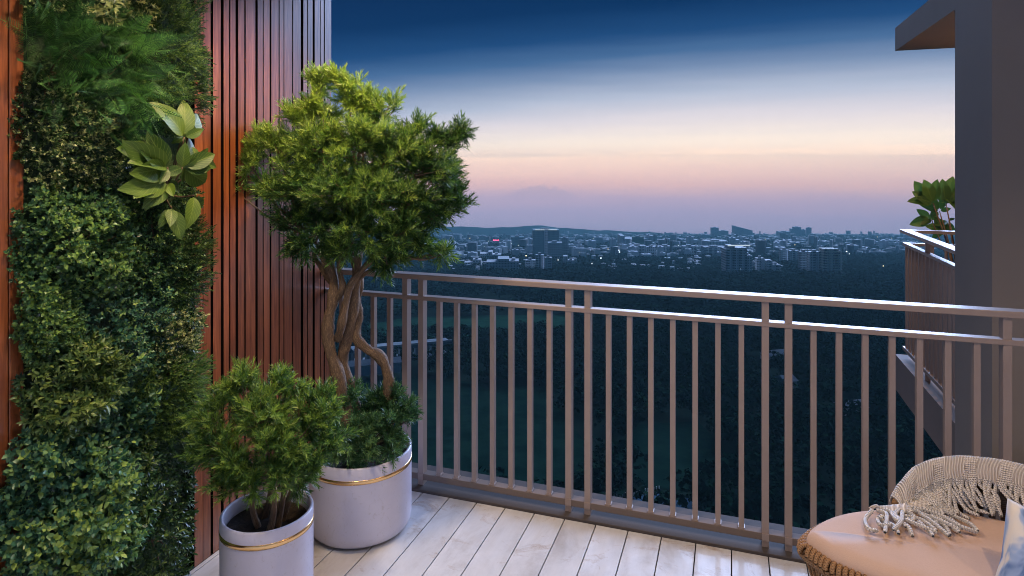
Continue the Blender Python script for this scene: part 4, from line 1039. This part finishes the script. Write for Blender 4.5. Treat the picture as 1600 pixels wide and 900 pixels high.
for x, y, d, r, k, ti in [
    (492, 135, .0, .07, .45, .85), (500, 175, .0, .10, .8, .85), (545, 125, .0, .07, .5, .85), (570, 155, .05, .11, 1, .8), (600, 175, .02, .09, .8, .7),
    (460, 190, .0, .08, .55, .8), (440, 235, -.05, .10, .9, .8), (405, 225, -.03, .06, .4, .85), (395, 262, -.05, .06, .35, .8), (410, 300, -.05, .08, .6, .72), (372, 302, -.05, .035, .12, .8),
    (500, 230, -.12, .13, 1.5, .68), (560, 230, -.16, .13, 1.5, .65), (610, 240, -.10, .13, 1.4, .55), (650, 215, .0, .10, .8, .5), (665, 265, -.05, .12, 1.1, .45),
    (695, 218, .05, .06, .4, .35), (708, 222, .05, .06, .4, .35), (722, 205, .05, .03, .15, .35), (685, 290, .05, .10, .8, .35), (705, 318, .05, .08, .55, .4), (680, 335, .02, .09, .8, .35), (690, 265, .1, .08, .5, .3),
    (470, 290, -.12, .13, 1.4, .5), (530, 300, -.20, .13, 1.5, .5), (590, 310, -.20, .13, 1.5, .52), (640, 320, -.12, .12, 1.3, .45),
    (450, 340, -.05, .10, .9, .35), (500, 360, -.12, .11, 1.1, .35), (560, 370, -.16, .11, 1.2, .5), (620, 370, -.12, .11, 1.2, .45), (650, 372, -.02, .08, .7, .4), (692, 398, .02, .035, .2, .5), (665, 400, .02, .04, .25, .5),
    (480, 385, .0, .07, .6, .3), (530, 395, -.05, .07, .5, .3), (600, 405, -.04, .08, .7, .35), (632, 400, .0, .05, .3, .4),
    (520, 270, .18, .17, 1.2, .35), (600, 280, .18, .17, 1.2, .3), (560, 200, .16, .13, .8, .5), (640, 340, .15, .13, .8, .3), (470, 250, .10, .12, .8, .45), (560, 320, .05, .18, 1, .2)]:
    clumps.append((np.array(px(x, y, YT+d))-ro, r, k, ti))
hubs = [np.array(px(x, y, YT+d))-ro for x, y, d in ((490, 375, 0), (545, 380, 0), (600, 385, 0), (570, 340, 0))]
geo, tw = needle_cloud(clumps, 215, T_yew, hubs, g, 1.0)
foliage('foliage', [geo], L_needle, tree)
for c, r, k, ti in clumps:
    h = min(hubs, key=lambda q: np.linalg.norm(q-c)); mid = h*.45+c*.55+g.normal(0, .02, 3)+np.array([0, 0, -.02])
    tw.tube(spline([h+g.normal(0, .008, 3), mid, c], 6), np.linspace(.009, .003, 13), 6)
tag(tw.build('branches', M_bark, tree), kind='stuff')

# ---- bush under the tree
g = np.random.default_rng(31)
root = empty('underplanting_bush', (p2[0], p2[1]-.02, P2H-.05)); tag(root, 'bluish green needle bush filling the wider planter at the foot of the trunks', 'bush')
ro = np.array(root.location); cl = []
for x, y, dy, r, k, ti in [(530, 640, -.05, .06, .8, .45), (520, 670, -.12, .07, 1, .5), (560, 665, -.14, .08, 1.2, .5), (600, 660, -.08, .08, 1.1, .4), (625, 640, .0, .06, .8, .35), (590, 625, .02, .06, .8, .4),
                           (560, 635, .05, .07, .8, .35), (540, 695, -.17, .06, .8, .55), (580, 695, -.17, .06, .8, .5), (610, 680, -.10, .06, .7, .45), (520, 700, -.16, .05, .5, .6), (632, 660, .02, .05, .5, .3), (500, 690, -.14, .05, .4, .5), (575, 660, .02, .12, 1, .2), (545, 615, .0, .05, .6, .5), (610, 620, .02, .05, .6, .4), (575, 720, -.19, .045, .4, .5), (615, 705, -.12, .045, .4, .45), (635, 640, .03, .05, .5, .35), (540, 715, -.19, .05, .5, .5)]:
    cl.append((np.array(px(x, y, YT+dy))-ro, r, k, ti))
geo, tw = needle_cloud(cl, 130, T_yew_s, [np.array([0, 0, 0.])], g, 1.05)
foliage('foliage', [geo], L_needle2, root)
for c, r, k, ti in cl: tw.tube(spline([g.normal(0, .03, 3)*[1, 1, 0], c*.5, c], 4), np.linspace(.005, .002, 9), 5)
tag(tw.build('twigs', M_bark, root), kind='stuff')

# ---- rubber plant on the neighbour's balcony
rb = empty('rubber_plant', (NX+.42, NV1-.35, 0)); tag(rb, 'rubber plant with thick paddle leaves behind the neighbouring railing', 'plant')
ro = np.array(rb.location)
MB().lathe([(.001, .002), (.13, .002), (.16, .40), (.145, .40), (.14, .36), (.001, .36)], 32).build('pot', M_pot, rb)
mr = big_leaf_mesh('leaf', .16, .092, L_rubber, .15, .15)
g = np.random.default_rng(8); YR = 6.0
def rl_(x, y, d): return np.array(px(x, y, YR+d))
mb = MB()
shoots = [((1458, 318), [(1428, 284), (1427, 299), (1421, 311), (1446, 282), (1462, 281), (1435, 308)]),
          ((1455, 342), [(1433, 327), (1440, 350), (1424, 350), (1463, 325)]), ((1478, 318), [(1472, 281), (1487, 275), (1494, 300), (1464, 306), (1490, 312)]),
          ((1482, 345), [(1462, 350), (1470, 366), (1492, 340), (1487, 368)]), ((1500, 330), [(1482, 310), (1496, 290), (1512, 320)]), ((1468, 330), [(1440, 318), (1452, 300), (1480, 300), (1486, 325), (1450, 345)]), ((1474, 360), [(1450, 352), (1462, 340), (1485, 345), (1456, 372)]), ((1510, 350), [(1490, 365), (1520, 345), (1500, 330)])]
for (cx_, cy_), tips in shoots:
    d0 = g.uniform(-.05, .15); c_ = rl_(cx_, cy_, d0)
    mb.tube(spline([np.array([0, 0, .36]), (c_-ro)*[.4, .4, .7], c_-ro], 6), np.linspace(.009, .005, 13), 6)
    for tx, ty in tips: tp_ = rl_(tx, ty, d0+g.uniform(-.08, .05)); put_leaf(mr, c_*.9+tp_*.1, tp_, rb, (-.3+g.normal(0, .4), -1., .7+g.normal(0, .3)), .16)
mb.build('stem', M_bark, rb)

# ---------------------------------------------------------------- chair
ctr = [(1.019,2.201),(1.101,2.28),(1.207,2.335),(1.32,2.362),(1.46,2.372),(1.62,2.35),(1.78,2.27),(1.87,2.12),(1.86,1.95),(1.75,1.80),(1.58,1.72),(1.42,1.76),(1.29,1.88),(1.187,1.978),(1.10,2.058),(1.045,2.127)]
loop = spline([ctr[-1]]+ctr+[ctr[0]], 6)[6:-6][:-1]
loop = np.array([(*p, 0) for p in loop])
loopw = np.array([cw(p[0], p[1], 0) for p in loop]); cen = loopw.mean(0)
ch = empty('rope_armchair', tuple(cen)); tag(ch, 'round rope woven lounge chair with blush seat at the lower right corner', 'chair')
lw = loopw-cen; nL = len(lw)
def offset(l, s): 
    n = len(l); t = np.roll(l, -1, 0)-np.roll(l, 1, 0); t /= np.linalg.norm(t, axis=1)[:, None]; nr = np.stack([t[:, 1], -t[:, 0], 0*t[:, 0]], 1)
    if np.dot(nr[0], l[0]) < 0: nr = -nr
    return l+nr*s
SZ = .482
V = []; prof = [(-.0, SZ-.075), (.006, SZ-.06), (.008, SZ-.035), (.0, SZ-.012), (-.018, SZ-.001), (-.05, SZ+.004), (-.12, SZ+.008)]
rings = [(offset(lw, s) if s > -.03 else offset(lw, -.018)*[1+(s+.018)*2.2, 1+(s+.018)*2.2, 1])+[0, 0, z] for s, z in prof]; V = np.vstack(rings+[[[0, 0, SZ+.010]], [[0, 0, SZ-.075]]])
F = [(j*nL+i, j*nL+(i+1) % nL, (j+1)*nL+(i+1) % nL, (j+1)*nL+i) for j in range(len(rings)-1) for i in range(nL)]
m_ = (len(rings)-1)*nL; tt = [(len(V)-2, m_+i, m_+(i+1) % nL) for i in range(nL)]+[(len(V)-1, (i+1) % nL, i) for i in range(nL)]
me = bpy.data.meshes.new('seat_cushion'); me.from_pydata(V.tolist(), [], F+tt); me.polygons.foreach_set('use_smooth', [True]*len(me.polygons)); me.materials.append(M_cush)
import bmesh
bm = bmesh.new(); bm.from_mesh(me); bmesh.ops.recalc_face_normals(bm, faces=bm.faces); bm.to_mesh(me); bm.free()
o = bpy.data.objects.new('seat_cushion', me); C.objects.link(o); o.parent = ch
# frame ring wrapped in rope
ringc = offset(lw, .012)+[0, 0, SZ-.062]
rc = np.vstack([ringc, ringc[:1]])
MBr = MB(); MBr.tube(rc, .010, 8, False); MBr.build('seat_ring', M_rope, ch)
low = offset(lw, -.10)+[0, 0, .16]; MB().tube(np.vstack([low, low[:1]]), .010, 8, False).build('base_ring', M_rope, ch)
seg = np.linalg.norm(np.diff(rc, axis=0), axis=1); cum = np.concatenate([[0], np.cumsum(seg)])
def at_ring(ring, s):
    k = np.searchsorted(cum, s % cum[-1], 'right')-1; t = (s % cum[-1]-cum[k])/seg[k]; return ring[k % nL]*(1-t)+ring[(k+1) % nL]*t
def coil(name, R, r, pitch, m, seed=0):
    th = np.linspace(0, 2*pi, 13); pts = np.stack([np.cos(th)*R, np.sin(th)*R*1.25, (th/(2*pi)-.5)*pitch], 1); return pts
step = .0185; nw = int(cum[-1]/step)
def quick_tube_mesh(name, pts, r, n, m):
    V, F = tube_np(pts, r, n, False); L = np.concatenate([[0], np.cumsum(np.linalg.norm(np.diff(pts, axis=0), axis=1))])
    me = bpy.data.meshes.new(name); me.from_pydata(V.tolist(), [], F.tolist()); me.polygons.foreach_set('use_smooth', [True]*len(F))
    uv = np.array([(i/n, L[j]) for j in range(len(pts)) for i in range(n)], np.float32); l = me.uv_layers.new(name='UVMap'); l.data.foreach_set('uv', uv[F.ravel()].ravel()); me.materials.append(m); return me
wrap = quick_tube_mesh('rope_wrap', coil('', .0185, .0088, step, None), .0088, 7, M_rope)
for i in range(nw):
    s = i*cum[-1]/nw; p = at_ring(ringc, s); q = at_ring(ringc, s+.01); z = Vector((q-p)).normalized(); x = Vector((0, 0, 1)).cross(z).normalized(); y = z.cross(x)
    o = bpy.data.objects.new('rope_wrap', wrap); C.objects.link(o); o.parent = ch
    o.matrix_local = Matrix.Translation(Vector(p)) @ Matrix((x, y, z)).transposed().to_4x4()
# slanting side ropes down to the base ring
for i in range(0, nw, 1):
    s = i*cum[-1]/nw; a = at_ring(ringc, s)+[0, 0, -.012]; b = at_ring(low, s+(.05 if i % 2 else -.02)); mid = (a+b)/2; mid = mid+(mid*[1, 1, 0])/np.linalg.norm(mid[:2])*.012
    o = bpy.data.objects.new('side_rope', quick_tube_mesh('side_rope', spline([a, mid, b], 3), .0062, 6, M_rope)); C.objects.link(o); o.parent = ch
for k in (4, 28, 52, 76):
    p = low[k % nL]; MB().tube([p, p*[1.05, 1.05, 0]+[0, 0, .001]], [.012, .009], 10).build('leg', M_kerb, ch)
# backrest: a low arched rim with upright ropes; path in camera-aligned metres
bt = [(1.43, 2.39, .475), (1.47, 2.41, .53), (1.54, 2.43, .60), (1.645, 2.43, .645), (1.76, 2.39, .665), (1.87, 2.31, .672), (1.96, 2.18, .675), (1.98, 2.02, .67), (1.95, 1.86, .655), (1.86, 1.74, .62)]
btw = spline([np.array(cw(p[0], p[1], .475+(p[2]-.475)*.80))-cen for p in bt], 8)
MB().tube(btw, .014, 10).build('back_frame', M_rope, ch)
nb_ = len(btw); bb = np.array([lw[np.argmin(np.linalg.norm(lw[:, :2]-p[:2], axis=1))]+[0, 0, SZ-.06] for p in btw])
for i in range(2, nb_-1):
    a = btw[i]; b = offset(lw, .014)[np.argmin(np.linalg.norm(lw[:, :2]-a[:2], axis=1))]+[0, 0, SZ-.06]
    for q in (0, .5):
        a2 = a*(1-q)+btw[min(i+1, nb_-1)]*q
        o = bpy.data.objects.new('back_rope', quick_tube_mesh('back_rope', np.array([a2, (a2+b)/2+[0, 0, .0], b]), .0065, 6, M_rope_shade)); C.objects.link(o); o.parent = ch

# ---- fringed throw over the backrest
thr = empty('fringed_throw', tuple(cen+[0, 0, .48])); tag(thr, 'cream knitted throw with thick cord fringe draped over the chair back', 'throw')
to = np.array([0, 0, .48]); g = np.random.default_rng(17)
def throw_band():
    n = nb_; V = []; UV = []; cols = 11; s = 0; pts = btw; T = np.gradient(pts, axis=0)
    for i in range(n):
        if i: s += np.linalg.norm(pts[i]-pts[i-1])
        p = pts[i]; t = T[i]/np.linalg.norm(T[i]); inn = -p*[1, 1, 0]; inn = inn/np.linalg.norm(inn); k = min(1, i/14)
        hang = .03+.03*k; outh = .10*k+.02
        prof = []
        for j in range(cols):
            v = j/(cols-1)
            if v < .35: q = (1-v/.35); prof.append(p+[0, 0, .012-outh*q]-inn*(.028+.012*q))          # outside fall
            elif v < .6: a = (v-.35)/.25*pi; prof.append(p+[0, 0, .012+.016*sin(a)]-inn*(.028*cos(a)))
            else: q = (v-.6)/.4; prof.append(p+[0, 0, .012-hang*q]+inn*(.028+.022*q))
        for j, q in enumerate(prof):
            w = .0035*sin(s*55+j*.5)+.003*sin(s*130+j); V.append(q-to+inn*w+[0, 0, w*.6]); UV.append((s, j*.018))
    F = [(i*cols+j, i*cols+j+1, (i+1)*cols+j+1, (i+1)*cols+j) for i in range(n-1) for j in range(cols-1)]
    V = np.array(V); F = np.array(F); me = bpy.data.meshes.new('knitted_band'); me.from_pydata(V.tolist(), [], F.tolist()); me.polygons.foreach_set('use_smooth', [True]*len(F))
    l = me.uv_layers.new(name='UVMap'); l.data.foreach_set('uv', np.array(UV, np.float32)[F.ravel()].ravel()); me.materials.append(M_knit)
    o = bpy.data.objects.new('knitted_band', me); C.objects.link(o); o.parent = thr
    so = o.modifiers.new('thick', 'SOLIDIFY'); so.thickness = .007; so.offset = 0
    sb = o.modifiers.new('sub', 'SUBSURF'); sb.levels = 1; sb.render_levels = 1
    return V.reshape(n, cols, 3)
band = throw_band()
# the flat tongue of the throw on the seat, at the foot of the arch
tg = [(1352, 796, 1372, 792), (1375, 793, 1372, 800), (1405, 792, 1402, 806), (1430, 788, 1428, 808), (1452, 776, 1455, 804), (1470, 765, 1478, 798)]
V = []; UV = []
for i, (xa, ya, xb, yb) in enumerate(tg):
    for j in range(5):
        t = j/4; x = xa*(1-t)+xb*t; y = ya*(1-t)+yb*t; Yc = 1.262/(y-256)*1000 if i < 4 else 2.36-.03*t
        p = np.array(px(x, y, Yc))-cen; p[2] = max(p[2], SZ+.010); p[2] += .010*sin(t*3)+.008*(i > 1); V.append(p-to); UV.append((i*.03, j*.015))
F = [(i*5+j, i*5+j+1, (i+1)*5+j+1, (i+1)*5+j) for i in range(len(tg)-1) for j in range(4)]
me = bpy.data.meshes.new('throw_end'); me.from_pydata([tuple(v) for v in V], [], F); me.polygons.foreach_set('use_smooth', [True]*len(F))
l = me.uv_layers.new(name='UVMap'); l.data.foreach_set('uv', np.array(UV, np.float32)[np.array(F).ravel()].ravel()); me.materials.append(M_knit)
o = bpy.data.objects.new('throw_end', me); C.objects.link(o); o.parent = thr; so = o.modifiers.new('thick', 'SOLIDIFY'); so.thickness = .008; sb = o.modifiers.new('sub', 'SUBSURF'); sb.levels = 2; sb.render_levels = 2
def seat_pt(x, y, lift=.012):
    Yc = (EYE-SZ-lift-.008)/(y-256)*1000; return np.array(px(x, y, Yc))-cen-to
def cord(pts, r=.0072):
    pts = spline(pts, 5); o = bpy.data.objects.new('tassel', quick_tube_mesh('tassel', pts, np.concatenate([np.full(len(pts)-2, r), [r*.95, r*.6]]), 8, M_cord)); C.objects.link(o); o.parent = thr
# lying cords traced on the seat
for c_ in [[(1363, 797), (1352, 812), (1357, 826), (1372, 830)], [(1370, 797), (1385, 803), (1384, 820), (1383, 832)], [(1372, 810), (1380, 815), (1398, 822), (1404, 834)],
           [(1410, 800), (1408, 815), (1395, 828)], [(1392, 800), (1400, 812), (1418, 822), (1426, 838)], [(1378, 796), (1392, 800), (1406, 812), (1416, 824)], [(1415, 812), (1440, 822), (1464, 832)],
           [(1412, 806), (1440, 812), (1464, 830)], [(1425, 796), (1450, 806), (1480, 818), (1500, 828)], [(1430, 798), (1452, 812), (1470, 826), (1483, 838)], [(1422, 793), (1455, 800), (1485, 812), (1503, 826)],
           [(1450, 798), (1462, 793), (1472, 800), (1470, 810), (1478, 824)], [(1465, 796), (1490, 806), (1515, 818), (1528, 830)], [(1440, 795), (1470, 806), (1500, 822), (1528, 832)], [(1455, 806), (1475, 820), (1485, 836)],
           [(1418, 800), (1428, 806), (1424, 814), (1416, 806)], [(1460, 815), (1480, 820), (1500, 832)], [(1380, 806), (1372, 812), (1376, 820), (1392, 820)], [(1405, 796), (1398, 806), (1410, 818)], [(1435, 815), (1450, 828), (1458, 838)]]:
    cord([seat_pt(x, y, .010+g.uniform(0, .018)) for x, y in c_])
# hanging cords along the inner edge of the band
for i in range(6, nb_-2):
    for q in ((0, .5) if i % 3 == 0 else (0,)):
        a = band[i, -1]*(1-q)+band[min(i+1, nb_-1), -1]*q; inn = -(a+to)*[1, 1, 0]; inn /= np.linalg.norm(inn)
        tdir = btw[min(i+1, nb_-1)]-btw[i]; tdir = tdir*[1, 1, 0]; tdir /= np.linalg.norm(tdir)
        k = max(0, 1-(i-8)/22)
        floor = SZ+.018-to[2]; end = a+inn*(.03+.05*g.random()+.05*k)+tdir*(.035+.05*k+g.normal(0, .018)); end[2] = floor+g.uniform(-.0, .012)
        fall = a[2]-floor
        mid = a*.5+end*.5+inn*g.uniform(-.006, .012)+tdir*g.normal(0, .008); top = a+[0, 0, .012]-inn*.004
        pts = [top, a+[0, 0, -.01]+inn*.004, mid, end]
        if g.random() < .45: pts.append(end+inn*g.uniform(.02, .05)+tdir*g.normal(0.01, .02)+[0, 0, -.0])
        cord(pts, .0068)
# stray looped cord
# ---- patterned pillow
pl = empty('scatter_cushion', tuple(np.array(cw(1.62, 1.88, .355)))); tag(pl, 'blue and cream patterned scatter cushion at the bottom right on the seat', 'cushion')
n = 20; V = []; F = []
for sgn in (1, -1):
    b0 = len(V)
    for i in range(n+1):
        for j in range(n+1):
            u, v = i/n*2-1, j/n*2-1; e = (1-u*u)**.45*(1-v*v)**.45 if abs(u) < 1 and abs(v) < 1 else 0
            k = 1-.08*(1-abs(u))*abs(v)**3; k2 = 1-.08*(1-abs(v))*abs(u)**3
            V.append((u*.17*k2, sgn*.065*e+.004*sin(u*9)*e, v*.17*k))
    F += [(b0+i*(n+1)+j, b0+(i+1)*(n+1)+j, b0+(i+1)*(n+1)+j+1, b0+i*(n+1)+j+1)[::sgn] for i in range(n) for j in range(n)]
me = bpy.data.meshes.new('cover'); me.from_pydata(V, [], F); me.polygons.foreach_set('use_smooth', [True]*len(F)); me.materials.append(M_pillow)
bm = bmesh.new(); bm.from_mesh(me); bmesh.ops.remove_doubles(bm, verts=bm.verts, dist=.0005); bmesh.ops.recalc_face_normals(bm, faces=bm.faces); bm.to_mesh(me); bm.free()
o = bpy.data.objects.new('cover', me); C.objects.link(o); o.parent = pl; o.location = (0, 0, .155); o.rotation_euler = (radians(-28), radians(18), YAW+radians(-25))
cordp = [(.17*.99*cos(a)*(abs(cos(a))**-.55 if abs(cos(a)) > abs(sin(a)) else abs(sin(a))**-.55)*.86, 0, .17*.99*sin(a)*(abs(cos(a))**-.55 if abs(cos(a)) > abs(sin(a)) else abs(sin(a))**-.55)*.86) for a in np.linspace(0, 2*pi, 49)]

# ---------------------------------------------------------------- air
hz_m = bpy.data.materials.new('dusk_haze'); hz_m.use_nodes = True; nt = hz_m.node_tree; nt.nodes.clear()
oo = N(nt, 'ShaderNodeOutputMaterial'); pv = N(nt, 'ShaderNodeVolumePrincipled'); nt.links.new(pv.outputs[0], oo.inputs['Volume'])
pv.inputs['Density'].default_value = DENS; pv.inputs['Color'].default_value = (.27, .57, .66, 1); pv.inputs['Anisotropy'].default_value = 0.0
mb = MB(); c8 = []
for z in (-H0-K*5300-60, 68.0):
    for X, Y in ((-4900, -280), (4900, -280), (4900, 5250), (-4900, 5250)): c8.append((*cw(X, Y, 0)[:2], z))
mb.add(c8, [(0, 3, 2, 1), (4, 5, 6, 7), (0, 1, 5, 4), (1, 2, 6, 5), (2, 3, 7, 6), (3, 0, 4, 7)])
hz = mb.build('haze', hz_m); tag(hz, kind='stuff')
